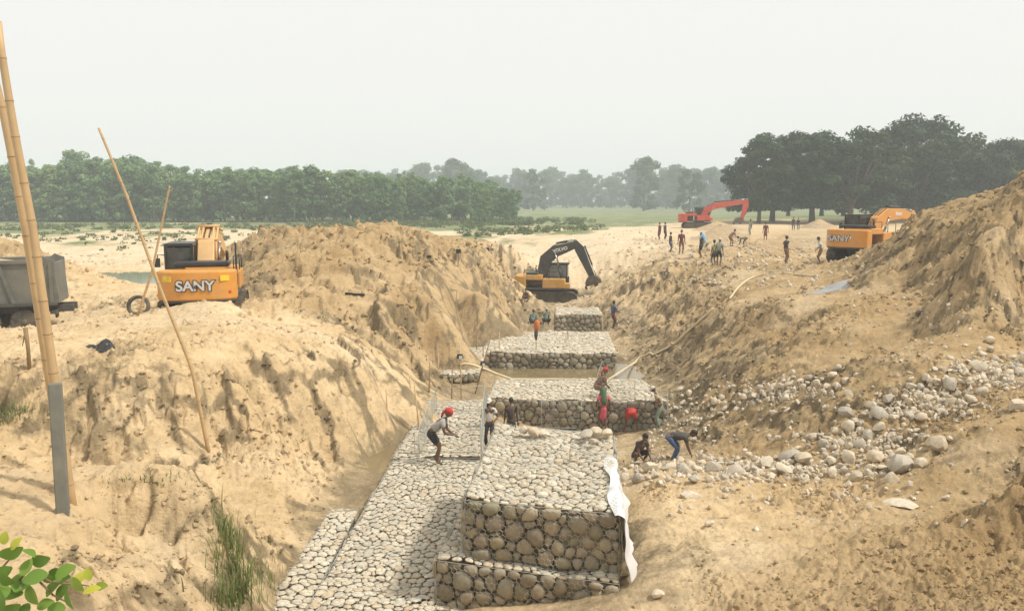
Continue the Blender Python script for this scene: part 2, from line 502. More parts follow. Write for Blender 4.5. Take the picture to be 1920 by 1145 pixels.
# flatten beneath the stone works in the trench
def quad_mask(cx, cy, rx, ry, soft):
    return (1 - sstep(rx - soft, rx, np.abs(x - cx))) * (1 - sstep(ry - soft, ry, np.abs(y - cy)))
flat = np.clip(quad_mask(-2.0, 20, 3.0, 11, .8) + quad_mask(1.0, 15.5, 2.3, 4.0, .6) + quad_mask(2.0, 31, 5, 4, .8) + quad_mask(1.0, 42, 5.5, 8, .8), 0, 1)
D *= 1 - .8 * flat
D += works * sstep(28, 33, y) * (1 - sstep(60, 72, y)) * (TT > -.42) * (1 - sstep(-.14, -.07, TT)) * (.26 * brk + .17 * brk2 + .10 * np.abs(big))
# heaps of spoil: lumpy
D += works * .10 * sstep(.8, 2.0, H0) * np.abs(fbm(x * 1.1, y * 1.1, 101, 3))
D += far * (.12 * fbm(x * .06, y * .06, 111, 3)) * (1 - sstep(300, 600, y))
HH = H0 + D
# clods roll and sit on the flats beyond the left bank
def ground_z(px, py):
    s = math.log(max(py, .81)); t = px / max(py, .81)
    i = int(np.clip(np.searchsorted(S_ax, s) - 1, 0, NS - 2)); j = int(np.clip(np.searchsorted(T_ax, t) - 1, 0, NT - 2))
    a = (s - S_ax[i]) / (S_ax[i + 1] - S_ax[i]); b = (t - T_ax[j]) / (T_ax[j + 1] - T_ax[j])
    a = min(max(a, 0), 1); b = min(max(b, 0), 1)
    return float(HH[i, j] * (1 - a) * (1 - b) + HH[i + 1, j] * a * (1 - b) + HH[i, j + 1] * (1 - a) * b + HH[i + 1, j + 1] * a * b)
_HD = np.exp(np.arange(math.log(5.6), math.log(420), .004))
_HS = np.log(_HD)
_HI = np.clip(np.searchsorted(S_ax, _HS) - 1, 0, NS - 2)
_HA = (_HS - S_ax[_HI]) / (S_ax[_HI + 1] - S_ax[_HI])
def ground_hit(u, v):
    """first ground point seen through a photograph pixel"""
    r = ray(u, v); t = r.x / r.y
    j = int(np.clip(np.searchsorted(T_ax, t) - 1, 0, NT - 2)); b_ = min(max((t - T_ax[j]) / (T_ax[j + 1] - T_ax[j]), 0), 1)
    c0 = HH[:, j] * (1 - b_) + HH[:, j + 1] * b_
    g = c0[_HI] * (1 - _HA) + c0[_HI + 1] * _HA
    below = g >= CAM_Z + r.z / r.y * _HD
    k = int(np.argmax(below)) if below.any() else len(_HD) - 1
    if k > 0 and below.any():
        e0 = CAM_Z + r.z / r.y * _HD[k - 1] - g[k - 1]; e1 = g[k] - (CAM_Z + r.z / r.y * _HD[k])
        d = _HD[k - 1] + (_HD[k] - _HD[k - 1]) * e0 / max(e0 + e1, 1e-9)
    else:
        d = _HD[k]
    return Vector((t * d, d, ground_z(t * d, d)))

# what the soil is made of, place by place (moisture with painted shade, plant cover, pale dry sand)
brkedge = np.exp(-(n1 / .10) ** 2) * steep + .8 * np.exp(-(n2 / .10) ** 2) * steep  # broken faces: darkened as damp soil and as painted overhang shade
fresh = sstep(.0, .5, fbm(x * .18 + 9, y * .18 + 4, 121, 3))            # newly dug, moist soil
bedz = 1 - sstep(-3.5, -2.6, HH)                                         # low in the trench: wet
damp_shade = np.clip(.85 * brkedge + .3 * np.exp(-(n3 / .12) ** 2) * (.25 + .75 * steep) + .55 * fresh * (.35 + .65 * clodmask) + .45 * bedz * works + .35 * sstep(.2, .9, -lic) * steep, 0, 1)
damp_shade *= 1 - .25 * sstep(.1, .6, -TT) * (1 - bedz)                       # the left bank is drier
damp_shade *= 1 - .75 * churn
warm = sstep(.05, .35, TT) * works * (1 - .9 * (1 - sstep(16, 19, y)) * (1 - sstep(.34, .55, TT)) * (1 - .6 * churn))
heapm = sstep(.2, 1.2, H0) * sstep(30, 36, y) * (1 - sstep(62, 75, y))
heap2 = sstep(28, 33, y) * (1 - sstep(60, 72, y)) * sstep(-.42, -.34, TT) * (1 - sstep(-.03, .03, TT))
warm = np.clip(warm + .85 * heapm * (TT < .05) + .85 * heap2 * (.55 + .6 * clodmask), 0, 1)                                       # browner earth on the right bank
veg = sstep(95, 170, y) * sstep(-.25, .35, fbm(x * .035, y * .035, 131, 3) + (y - 125) / 60)
veg = np.clip(veg + sstep(70, 110, y) * sstep(.1, .5, fbm(x * .09, y * .05, 141, 3)) * .7 * (TT < .12), 0, 1)
veg = np.clip(veg + .5 * sstep(80, 112, y) * sstep(-.3, .3, fbm(x * .12, y * .03, 151, 3)) * (TT < .16), 0, 1)
veg *= 1 - .75 * sstep(.16, .24, TT) * (1 - sstep(150, 175, y))
pale = np.clip(sstep(52, 75, y) * (1 - heapm) * (1 - heap2) * (1 - veg) * (1 - sstep(.12, .3, TT + .05 * n1)) * .9 + smooth * .35 * (1 - heapm) * (1 - .8 * heap2), 0, 1)
# strata in the cut cliff on the left
idx = np.arange(NS * NT).reshape(NS, NT)
F = np.stack([idx[:-1, :-1], idx[:-1, 1:], idx[1:, 1:], idx[1:, :-1]], -1).reshape(-1, 4)

m, t, b, out = _nodes('excavated_sand')
pos = worldco(t)
sand = ramp(t, noise(t, pos, .45, 6, .6), [(.3, (.52, .375, .20)), (.5, (.62, .46, .265)), (.7, (.69, .535, .33))])
sand = mix(t, attr(t, 'warm'), sand, ramp(t, noise(t, pos, .5, 6, .6), [(.3, (.33, .225, .11)), (.5, (.425, .30, .155)), (.72, (.52, .385, .22))]))
sand = mix(t, attr(t, 'pale'), sand, ramp(t, noise(t, pos, .3, 5, .6), [(.3, (.60, .475, .31)), (.7, (.70, .58, .41))]))
wet = ramp(t, noise(t, pos, 1.3, 6, .65), [(.3, (.145, .115, .068)), (.7, (.27, .21, .125))])  # dark tone for moist soil and for shade painted at broken faces
dm = N(t, 'ShaderNodeMath', operation='MULTIPLY_ADD'); t.links.new(noise(t, pos, 2.2, 7, .68), dm.inputs[0]); dm.inputs[1].default_value = 1.5
sub = N(t, 'ShaderNodeMath', operation='SUBTRACT'); t.links.new(attr(t, 'damp_shade'), sub.inputs[0]); sub.inputs[1].default_value = .75
t.links.new(sub.outputs[0], dm.inputs[2])
sand = mix(t, ramp(t, dm.outputs[0], [(.25, 0.0), (.75, .85)]), sand, wet)
# horizontal layers in cut faces
sepn = N(t, 'ShaderNodeSeparateXYZ'); t.links.new(pos, sepn.inputs[0])
comb = N(t, 'ShaderNodeCombineXYZ')
for i_, k_ in ((0, .25), (1, .25), (2, 4.5)):
    mm = N(t, 'ShaderNodeMath', operation='MULTIPLY'); t.links.new(sepn.outputs[i_], mm.inputs[0]); mm.inputs[1].default_value = k_
    t.links.new(mm.outputs[0], comb.inputs[i_])
lay = ramp(t, noise(t, comb.outputs[0], 1.0, 5, .6), [(.42, 0.0), (.62, 1.0)])
lm = N(t, 'ShaderNodeMath', operation='MULTIPLY'); t.links.new(lay, lm.inputs[0]); t.links.new(attr(t, 'cliff'), lm.inputs[1])
lm2 = N(t, 'ShaderNodeMath', operation='MULTIPLY'); t.links.new(lm.outputs[0], lm2.inputs[0]); t.links.new(ramp(t, noise(t, pos, .7, 4), [(.4, 0.0), (.65, .75)]), lm2.inputs[1])
sand = mix(t, lm2.outputs[0], sand, (.40, .30, .165))
# crumbs and small dark pits
sp = noise(t, pos, 7.0, 5, .7)
sand = mix(t, ramp(t, sp, [(.56, 0.0), (.70, .7)]), sand, (.23, .17, .10))
sand = mix(t, .8, sand, ramp(t, noise(t, pos, 2.6, 8, .75), [(.3, .72), (.5, 1.0), (.7, 1.2)]), 'MULTIPLY')
sand = mix(t, ramp(t, noise(t, pos, 11, 3, .6), [(.62, 0.0), (.75, .45)]), sand, (.66, .56, .40))
grass = ramp(t, noise(t, pos, .16, 7, .7), [(.3, (.10, .135, .05)), (.5, (.19, .22, .10)), (.7, (.36, .33, .19))])
vm = N(t, 'ShaderNodeMath', operation='MULTIPLY_ADD'); t.links.new(noise(t, pos, .35, 7, .7), vm.inputs[0]); vm.inputs[1].default_value = 1.6
vs_ = N(t, 'ShaderNodeMath', operation='SUBTRACT'); t.links.new(attr(t, 'veg'), vs_.inputs[0]); vs_.inputs[1].default_value = .8
t.links.new(vs_.outputs[0], vm.inputs[2])
sand = mix(t, ramp(t, vm.outputs[0], [(.3, 0.0), (.7, 1.0)]), sand, grass)
t.links.new(sand, b.inputs['Base Color'])
b.inputs['Roughness'].default_value = .95
b.inputs['Specular IOR Level'].default_value = .15
h1 = noise(t, pos, 9, 8, .72)
bump(t, h1, b, .8, .09)

cliff = sstep(.55, 1.1, sl) * works * (TT < -.2)
me = np_mesh('ground', np.stack([XX, YY, HH], -1).reshape(-1, 3), F, ['excavated_sand'], True,
             {'damp_shade': damp_shade.ravel(), 'veg': veg.ravel(), 'pale': pale.ravel(), 'warm': warm.ravel(), 'cliff': cliff.ravel()})
ground = link('ground', me)
ground['kind'] = 'structure'

# crumbs and clods of earth lying on the dug ground
gC = np.random.default_rng(17)
wgt = (.10 + clodmask ** 2 + .8 * brkedge + .4 * steep) * works * (1 - flat) * (y > 6.2) * (y < 75) * (np.abs(TT) < .72)
wgt = (wgt * np.gradient(S_ax)[:, None] * 300).ravel()
NCL = 32000
ci = gC.choice(NS * NT, NCL, p=wgt / wgt.sum())
cxy = np.stack([XX.ravel()[ci], YY.ravel()[ci]], 1); cyy = cxy[:, 1]
cr = np.minimum(.16, (.010 + cyy / 804 * 2.6 * gC.random(NCL) ** 3))
cz = HH.ravel()[ci]
phi_ = (1 + 5 ** .5) / 2
ico = np.array([(-1, phi_, 0), (1, phi_, 0), (-1, -phi_, 0), (1, -phi_, 0), (0, -1, phi_), (0, 1, phi_), (0, -1, -phi_), (0, 1, -phi_), (phi_, 0, -1), (phi_, 0, 1), (-phi_, 0, -1), (-phi_, 0, 1)]) / 1.9
icf = np.array([(0, 11, 5), (0, 5, 1), (0, 1, 7), (0, 7, 10), (0, 10, 11), (1, 5, 9), (5, 11, 4), (11, 10, 2), (10, 7, 6), (7, 1, 8), (3, 9, 4), (3, 4, 2), (3, 2, 6), (3, 6, 8), (3, 8, 9), (4, 9, 5), (2, 4, 11), (6, 2, 10), (8, 6, 7), (9, 8, 1)])
cv = ico[None] * gC.uniform(.6, 1.3, (NCL, 12, 1)) * gC.uniform(.7, 1.3, (NCL, 1, 3)) * cr[:, None, None]
an = gC.random(NCL) * 6.283; ca_, sa_ = np.cos(an)[:, None], np.sin(an)[:, None]
cv = np.stack([cv[..., 0] * ca_ - cv[..., 1] * sa_, cv[..., 0] * sa_ + cv[..., 1] * ca_, cv[..., 2] * .8], -1)
cv += np.stack([cxy[:, 0], cyy, cz + cr * .25], 1)[:, None]
cf = (icf[None] + (np.arange(NCL) * 12)[:, None, None]).reshape(-1, 3)
rep = lambda a: np.repeat(a.ravel()[ci], 12)
me = np_mesh('soil_clods', cv.reshape(-1, 3), cf, ['excavated_sand'], False, {'damp_shade': np.clip(rep(damp_shade) + np.repeat(gC.uniform(-.2, .35, NCL), 12), 0, 1), 'veg': np.zeros(NCL * 12), 'pale': rep(pale) * .6, 'warm': rep(warm), 'cliff': np.zeros(NCL * 12)})
clods = link('soil_clods', me)
tagp(clods, 'loose crumbs and clods of earth on the dug banks', 'soil', None, 'stuff')
# ================================================================== STONE WORKS IN THE TRENCH
def clip_poly(poly, nx, ny, c):
    """keep the side nx*x+ny*y <= c"""
    outp = []
    for i in range(len(poly)):
        a = poly[i]; b2 = poly[(i + 1) % len(poly)]
        da = nx * a[0] + ny * a[1] - c; db = nx * b2[0] + ny * b2[1] - c
        if da <= 0: outp.append(a)
        if (da < 0 < db) or (db < 0 < da):
            k = da / (da - db)
            outp.append((a[0] + (b2[0] - a[0]) * k, a[1] + (b2[1] - a[1]) * k))
    return outp
def cells(Wd, Hd, size, rng, var=.5, stretch=1.0):
    """irregular close packing of a Wd x Hd face: list of (centre, outline)"""
    sx = size * stretch; sy = size / stretch
    ptsl = []
    ny = max(1, round(Hd / (sy * .9))); nx = max(1, round(Wd / sx))
    for j in range(ny):
        for i in range(nx + 1):
            px = (i + (.5 if j % 2 else 0)) * Wd / nx + rng.uniform(-.38, .38) * sx
            py = (j + .5) * Hd / ny + rng.uniform(-.36, .36) * sy
            if -.1 * sx < px < Wd + .1 * sx:
                ptsl.append((min(max(px, .02), Wd - .02), min(max(py, .02), Hd - .02)))
    pa = np.array(ptsl)
    wgt = np.array([(rng.random() ** 2.2) * (size * .85) ** 2 * var for _ in ptsl])
    res = []
    for i, p in enumerate(ptsl):
        dd = (pa[:, 0] - p[0]) ** 2 + (pa[:, 1] - p[1]) ** 2
        nb = np.argsort(dd)[1:15]
        poly = [(0, 0), (Wd, 0), (Wd, Hd), (0, Hd)]
        for j in nb:
            q = pa[j]; dx, dy = q[0] - p[0], q[1] - p[1]
            d2 = dx * dx + dy * dy
            if d2 < 1e-5: continue
            c = (q[0] ** 2 + q[1] ** 2 - p[0] ** 2 - p[1] ** 2 + wgt[i] - wgt[j]) / 2
            poly = clip_poly(poly, dx, dy, c)
            if len(poly) < 3: break
        if len(poly) >= 3:
            ar = sum(poly[k][0] * poly[(k + 1) % len(poly)][1] - poly[(k + 1) % len(poly)][0] * poly[k][1] for k in range(len(poly))) / 2
            if abs(ar) > (size * .3) ** 2 * .5:
                cx = sum(q[0] for q in poly) / len(poly); cy = sum(q[1] for q in poly) / len(poly)
                res.append(((cx, cy), poly, abs(ar)))
    return res
NA = 10
def stone_shape(cell, rng, depth=.5, shrink=.985, gap=.003):
    """one cobble filling its cell: list of (s, t, h) and faces"""
    (cx, cy), poly, ar = cell
    rr = []
    off = rng.random() * 6.28
    for k in range(NA):
        a = off + 2 * math.pi * k / NA
        ca, sa = math.cos(a), math.sin(a)
        best = 1e9
        for i in range(len(poly)):
            x1, y1 = poly[i][0] - cx, poly[i][1] - cy
            x2, y2 = poly[(i + 1) % len(poly)][0] - cx, poly[(i + 1) % len(poly)][1] - cy
            den = ca * (y2 - y1) - sa * (x2 - x1)
            if abs(den) < 1e-9: continue
            tt = (x1 * (y2 - y1) - y1 * (x2 - x1)) / den
            uu = (x1 * sa - y1 * ca) / den
            if tt > 0 and -1e-6 <= uu <= 1 + 1e-6: best = min(best, tt)
        rr.append(best if best < 1e8 else math.sqrt(ar) * .4)
    mean = sum(rr) / NA
    rr = [min(r, mean * 1.55) for r in rr]
    r2 = [(rr[k - 1] + 3.4 * rr[k] + rr[(k + 1) % NA]) / 5.4 for k in range(NA)]
    r2 = [min(r2[k], rr[k] * 1.02) * shrink - gap for k in range(NA)]
    dep = depth * (mean * .6 + .035) * rng.uniform(.8, 1.2)
    tx, ty = rng.uniform(-.25, .25), rng.uniform(-.25, .25)
    jit = rng.uniform(-.018, .022)
    vs = []
    for rho, h in ((.80, -.55), (1.0, 0.0), (.91, .50), (.60, .84)):
        for k in range(NA):
            a = off + 2 * math.pi * k / NA
            r = r2[k] * rho * rng.uniform(.94, 1.05)
            px, py = r * math.cos(a), r * math.sin(a)
            vs.append((cx + px, cy + py, jit + dep * h * (1 + (tx * px + ty * py) / max(mean, .01))))
    vs.append((cx + rng.uniform(-.2, .2) * mean, cy + rng.uniform(-.2, .2) * mean, jit + dep * .98))
    fs = []
    for i in range(3):
        for k in range(NA):
            fs.append((i * NA + k, i * NA + (k + 1) % NA, (i + 1) * NA + (k + 1) % NA, (i + 1) * NA + k))
    for k in range(NA):
        fs.append((3 * NA + k, 3 * NA + (k + 1) % NA, 4 * NA))
    return vs, fs
class Face:
    """a four-cornered side of a wire basket; map(s,t,h): s along c0->c1, t along c0->c3, h outwards"""
    def __init__(s, c0, c1, c2, c3, bulge=.03, seed=0):
        s.c = [Vector(q) for q in (c0, c1, c2, c3)]
        s.W = ((s.c[1] - s.c[0]).length + (s.c[2] - s.c[3]).length) / 2
        s.H = ((s.c[3] - s.c[0]).length + (s.c[2] - s.c[1]).length) / 2
        s.n = (s.c[1] - s.c[0]).cross(s.c[3] - s.c[0]).normalized()
        s.bulge = bulge; s.ph = seed * 1.7
    def map(s, a, b2, h):
        u, v = a / s.W, b2 / s.H
        p = s.c[0] * (1 - u) * (1 - v) + s.c[1] * u * (1 - v) + s.c[2] * u * v + s.c[3] * (1 - u) * v
        w = s.bulge * (math.sin(a * 2.3 + s.ph) * math.sin(b2 * 2.9 + s.ph * 2) + .6 * math.sin(a * 5.1 - s.ph) + .5 * math.sin(b2 * 4.3 + a * 1.3))
        return p + s.n * (h + w)
def hexnet(face, mb, cw=.10, rad=.0034, lift=.05, skip=0.0, rng=None):
    """twisted hexagonal wire mesh over a face"""
    ch = cw * 1.15
    nx, ny = int(face.W / cw), int(face.H / (ch * .75))
    def wire(a, b2):
        if skip and rng.random() < skip: return
        for q in (a, b2):
            if not (-.01 <= q[0] <= face.W + .01 and -.01 <= q[1] <= face.H + .01): return
        p0, p1 = face.map(a[0], a[1], lift), face.map(b2[0], b2[1], lift)
        d = (p1 - p0); 
        if d.length < 1e-4: return
        d.normalize()
        e = d.cross(face.n).normalized() * rad
        nn = face.n * rad
        mb.add([p0 + e, p0 - e * .5 + nn, p0 - e * .5 - nn, p1 + e, p1 - e * .5 + nn, p1 - e * .5 - nn], [(0, 1, 4, 3), (1, 2, 5, 4), (2, 0, 3, 5)])
    for j in range(ny + 1):
        y0 = j * ch * .75
        for i in range(nx + 1):
            x0 = (i + (.5 if j % 2 else 0)) * cw
            wire((x0, y0), (x0, y0 + ch * .5))
            wire((x0, y0 + ch * .5), (x0 + cw * .5, y0 + ch * .75))
            wire((x0, y0 + ch * .5), (x0 - cw * .5, y0 + ch * .75))
def frame_wire(mb, a, b2, r=.005):
    mb.tube([a, b2], r, 4, False)

def gabion(name, faces, label, cat, group, seed, core=None, netfaces=(), cw=.10, parts=300, wire='galvanised_wire', frame=None, net_lift=.055):
    """faces: list of (Face, stone size, depth, material, stretch, priority); the foremost stones are parts of their own"""
    rng = random.Random(seed)
    base = faces[0][0].c[0]
    root = empty(name, base, 0, label, cat, group)
    allst = []
    for fi, (fc, size, dep, mat, st, prio) in enumerate(faces):
        for cell in cells(fc.W, fc.H, size, rng, .9, st):
            vs, fs = stone_shape(cell, rng, dep)
            c = fc.map(cell[0][0], cell[0][1], 0)
            wv = [fc.map(*q) for q in vs]
            dist = (c - Vector((0, 0, CAM_Z))).length
            show = cell[2] * prio / dist ** 2
            allst.append((show, c, wv, fs, mat, rng.random()))
    allst.sort(key=lambda q: -q[0])
    for show, c, wv, fs, mat, rv in allst[:parts]:
        me = bpy.data.meshes.new('stone')
        me.from_pydata([tuple(p - c) for p in wv], [], fs)
        me.materials.append(MATS[mat])
        me.polygons.foreach_set('use_smooth', [True] * len(fs))
        a = me.attributes.new('rnd', 'FLOAT', 'POINT'); a.data.foreach_set('value', [rv] * len(wv))
        link('stone', me, root, c - base)
    rest = allst[parts:]
    if rest:
        names = sorted({q[4] for q in rest})
        mb = MB()
        for show, c, wv, fs, mat, rv in rest:
            mb.m = names.index(mat); mb.rv = rv
            mb.add([p - base for p in wv], fs)
        o = mb.build('packed_stones', names, root, True)
        o['kind'] = 'stuff'
    if core:  # plain inset box, its dark colour stands in for shade between the stones
        mb = MB()
        mb.add([Vector(p) - base for p in core], [(0, 1, 2, 3), (4, 7, 6, 5), (0, 4, 5, 1), (1, 5, 6, 2), (2, 6, 7, 3), (3, 7, 4, 0)])
        mb.build('shaded_gap_fill', 'shaded_gap_fill', root)
    if netfaces or frame:
        mb = MB()
        for fc in netfaces:
            hexnet(fc, mb, cw, lift=net_lift)
        for a, b2 in (frame or []):
            frame_wire(mb, a, b2)
        mb.v = [tuple(Vector(p) - base) for p in mb.v]
        o = mb.build('wire_net', wire, root, True)
    return root
def prism_gabion(name, top, zb, label, cat, group, seed, fsize=.26, tsize=.22, dep=.55, sides=('front', 'left', 'top'), parts=300, cw=.10, frontmat='river_stone', topmat='top_stone_lit', bottom=None, wire='galvanised_wire', st_top=1.15, net=True):
    """top: near-left, near-right, far-right, far-left corners; straight sides down to zb (or the given bottom corners)"""
    T = [Vector(p) for p in top]
    B = [Vector(p) for p in bottom] if bottom else [Vector((p.x, p.y, zb)) for p in T]
    F_ = {'front': Face(B[0], B[1], T[1], T[0], .045, seed), 'left': Face(B[3], B[0], T[0], T[3], .03, seed + 1),
          'right': Face(B[1], B[2], T[2], T[1], .03, seed + 2), 'top': Face(T[0], T[1], T[2], T[3], .035, seed + 3)}
    fl = []
    for sd in sides:
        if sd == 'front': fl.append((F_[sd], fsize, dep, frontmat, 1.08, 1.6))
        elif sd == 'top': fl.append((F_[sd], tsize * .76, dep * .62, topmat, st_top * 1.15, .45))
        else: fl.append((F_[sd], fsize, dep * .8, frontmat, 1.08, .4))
    ctr = sum((T[i] + B[i] for i in range(4)), Vector()) / 8
    core = []
    for q in (B, T):
        for p in q:
            d = ctr - p
            core.append(p + Vector((math.copysign(min(abs(d.x), .07), d.x), math.copysign(min(abs(d.y), .07), d.y), math.copysign(min(abs(d.z), .06), d.z))))
    fr = [(T[i], T[(i + 1) % 4]) for i in range(4)] + [(T[i], B[i]) for i in range(4)]
    return gabion(name, fl, label, cat, group, seed, core, [F_[s_] for s_ in sides] if net else (), cw, parts, wire, fr)

GRP = 'wire baskets packed with river stones'
ZA = -3.10                                       # walking surface of the stone mattress
Z1, Z2 = -2.27, -1.22
# upper basket, nearest
prism_gabion('gabion', [P(872, 937, Z2), P(1162, 964, Z2), P(1147, 812, Z2), P(930, 800, Z2)], Z1,
             'nearest tall gabion of packed river stones, partly draped with a white sheet', 'gabion', GRP, 11, .235, .185, .62, parts=300,
             sides=('front', 'left', 'top', 'right'))
# lower basket it stands on
lowT = [P(817, 1047, Z1), P(1161, 1092, Z1), PD(1150, 965, 16.5), PD(890, 930, 17.0)]
lowT[2].z = lowT[3].z = Z1 - .03
lowT = [Vector((p.x, p.y, Z1 - .03)) for p in lowT]
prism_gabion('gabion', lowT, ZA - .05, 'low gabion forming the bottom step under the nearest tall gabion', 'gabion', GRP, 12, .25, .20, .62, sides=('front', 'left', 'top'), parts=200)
# mattress the man with the red headscarf stands on
ap = [Vector((-3.72, 10.6, ZA)), Vector((-.62, 10.6, ZA)), P(905, 862, ZA), P(738, 862, ZA)]
prism_gabion('stone_mattress', ap, ZA - .35, 'long netted stone mattress under the man in red headscarf, left of nearest gabions', 'stone mattress', GRP, 13, .22, .195, .42, sides=('left', 'top', 'front'), parts=300, cw=.12, st_top=1.2)
ap2 = [P(736, 858, ZA), P(905, 858, ZA), P(912, 752, ZA - .12), P(803, 752, ZA - .12)]
prism_gabion('stone_mattress', ap2, ZA - .5, 'stone mattress inside open wire panels behind the man in red headscarf', 'stone mattress', GRP, 14, .24, .24, .45, sides=('left', 'top'), parts=300, cw=.16)
# half-buried lower mattress along the foot of the left bank
lm_ = [P(468, 1180, -3.17), P(556, 1180, -3.17), P(672, 955, -3.17), P(622, 955, -3.17)]
prism_gabion('stone_mattress', lm_, -3.6, 'narrow low stone mattress half buried in sand along the left bank foot', 'stone mattress', GRP, 15, .22, .21, .42, sides=('top', 'left'), parts=200, cw=.13)
# second cross wall with the workers before it
Zs = -3.36
prism_gabion('gabion', [P(912, 748, Zs), P(1252, 754, Zs), P(1205, 712, Zs), P(930, 712, Zs)], -4.6,
             'wide gabion wall behind the workers in pink and red, second row', 'gabion', GRP, 16, .27, .25, .6, sides=('front', 'left', 'top', 'right'), parts=300, cw=.16)
# third cross wall beyond the brown pool
Zt = -3.52
prism_gabion('gabion', [P(903, 661, Zt), P(1157, 663, Zt), P(1140, 622, Zt), P(925, 622, Zt)], -4.7,
             'wide gabion wall rising from the brown pool, third row', 'gabion', GRP, 17, .29, .30, .6, sides=('front', 'left', 'top'), parts=300, cw=.2)
# far small basket
prism_gabion('gabion', [P(1041, 590, -2.62), P(1131, 590, -2.62), P(1122, 577, -2.62), P(1042, 577, -2.62)], -3.6,
             'small far gabion near the standing man in blue shirt', 'gabion', GRP, 18, .27, .27, .6, sides=('front', 'left', 'top'), parts=140, cw=.2)
# mattress left of the third wall
prism_gabion('stone_mattress', [P(822, 704, -3.55), P(900, 700, -3.55), P(915, 650, -3.5), P(862, 650, -3.5)], -3.9,
             'pale stone mattress at the left end of the third gabion wall', 'stone mattress', GRP, 19, .27, .28, .45, sides=('top', 'left', 'front'), parts=200, cw=.2)

# ------------------------------------------------------------------ water
m, t, b, out = _nodes('muddy_water')
co = worldco(t)
t.links.new(ramp(t, noise(t, co, .5, 4), [(.3, (.19, .145, .075)), (.7, (.27, .21, .115))]), b.inputs['Base Color'])
b.inputs['Roughness'].default_value = .08
bump(t, noise(t, co, 6, 3), b, .06, .02)
m, t, b, out = _nodes('pond_water')
co = worldco(t)
t.links.new(ramp(t, noise(t, co, .3, 4), [(.3, (.19, .21, .13)), (.7, (.27, .27, .18))]), b.inputs['Base Color'])
b.inputs['Roughness'].default_value = .06
bump(t, noise(t, co, 5, 3), b, .05, .02)
def pool(name, u0, v0, u1, v1, z, mat, k=40):
    """a flat sheet of water with an uneven outline, its rim under the soil"""
    a, c = P(u0, v1, z), P(u1, v0, z)
    cx, cy = (a.x + c.x) / 2, (a.y + c.y) / 2
    rx, ry = abs(P(u1, (v0 + v1) / 2, z).x - P(u0, (v0 + v1) / 2, z).x) / 2, abs(c.y - a.y) / 2
    vs = [(cx, cy, z)]
    for i in range(k):
        th = 2 * math.pi * i / k
        w = 1 + .1 * math.sin(3 * th + u0) + .06 * math.sin(7 * th + v0)
        k_ = .15
        while k_ < w and ground_z(cx + rx * k_ * math.cos(th), cy + ry * k_ * math.sin(th)) < z + .03: k_ += .02      # out to the shore
        vs.append((cx + rx * k_ * math.cos(th), cy + ry * k_ * math.sin(th), z))
    me = bpy.data.meshes.new(name)
    me.from_pydata(vs, [], [(0, i + 1, (i + 1) % k + 1) for i in range(k)])
    me.materials.append(MATS[mat])
    o = link(name, me); o['kind'] = 'structure'
    return o
pool('water', 830, 672, 1215, 746, -4.28, 'muddy_water')
pool('water', 664, 840, 760, 900, -3.37, 'muddy_water')
pool('water', 60, 507, 340, 541, -1.36, 'pond_water')

# ================================================================== BOULDERS AND LOOSE STONES
def rock_mesh(rng, sub=2, rough=.22, flat=.75, name='boulder'):
    bm = bmesh.new()
    bmesh.ops.create_icosphere(bm, subdivisions=sub, radius=1)
    sc_ = Vector((rng.uniform(.85, 1.25), rng.uniform(.75, 1.05), rng.uniform(flat - .15, flat + .15)))
    planes = [(Vector((rng.gauss(0, 1), rng.gauss(0, 1), rng.gauss(0, .8))).normalized(), rng.uniform(.5, .84)) for _ in range(14)]
    for v in bm.verts:
        d = v.co.normalized()
        r = 1.0
        for nrm, lim in planes:
            q = d.dot(nrm)
            if q > .05 and lim / q < r: r = r * .22 + lim / q * .78
        r *= 1 + rough * .3 * math.sin(d.x * 3.1 + planes[0][1] * 9) * math.sin(d.y * 2.7 + planes[1][1] * 7)
        v.co = Vector((d.x * r * sc_.x, d.y * r * sc_.y, d.z * r * sc_.z))
    me = bpy.data.meshes.new(name)
    bm.to_mesh(me); bm.free()
    me.materials.append(MATS['boulder_stone'])
    me.polygons.foreach_set('use_smooth', [True] * len(me.polygons))
    me.set_sharp_from_angle(angle=R(32))
    return me
rng = random.Random(5)
ROCKS = []
for i in range(28):
    me = rock_mesh(rng, 2 if i < 14 else 1, .25, rng.choice([.6, .7, .8, .9]))
    a = me.attributes.new('rnd', 'FLOAT', 'POINT'); a.data.foreach_set('value', [rng.random()] * len(me.vertices))
    ROCKS.append(me)
def rock_at(u, v, r_px, label, group, rng, sink=.3, zadd=0.0, proto=None, flat=None, cat='boulder', nm='boulder'):
    p = ground_hit(u, v)
    r = r_px / FPX * p.y
    o = link(nm, ROCKS[proto if proto is not None else (rng.randrange(14) if r_px > 6 else rng.randrange(28))])
    o.location = (p.x, p.y, p.z + r * (.7 - sink) + zadd)
    o.rotation_euler = (rng.uniform(-.5, .5), rng.uniform(-.5, .5), rng.uniform(0, 6.28))
    o.scale = (r, r, r * (flat or 1))
    tagp(o, label, cat, group)
    return o
taken = []
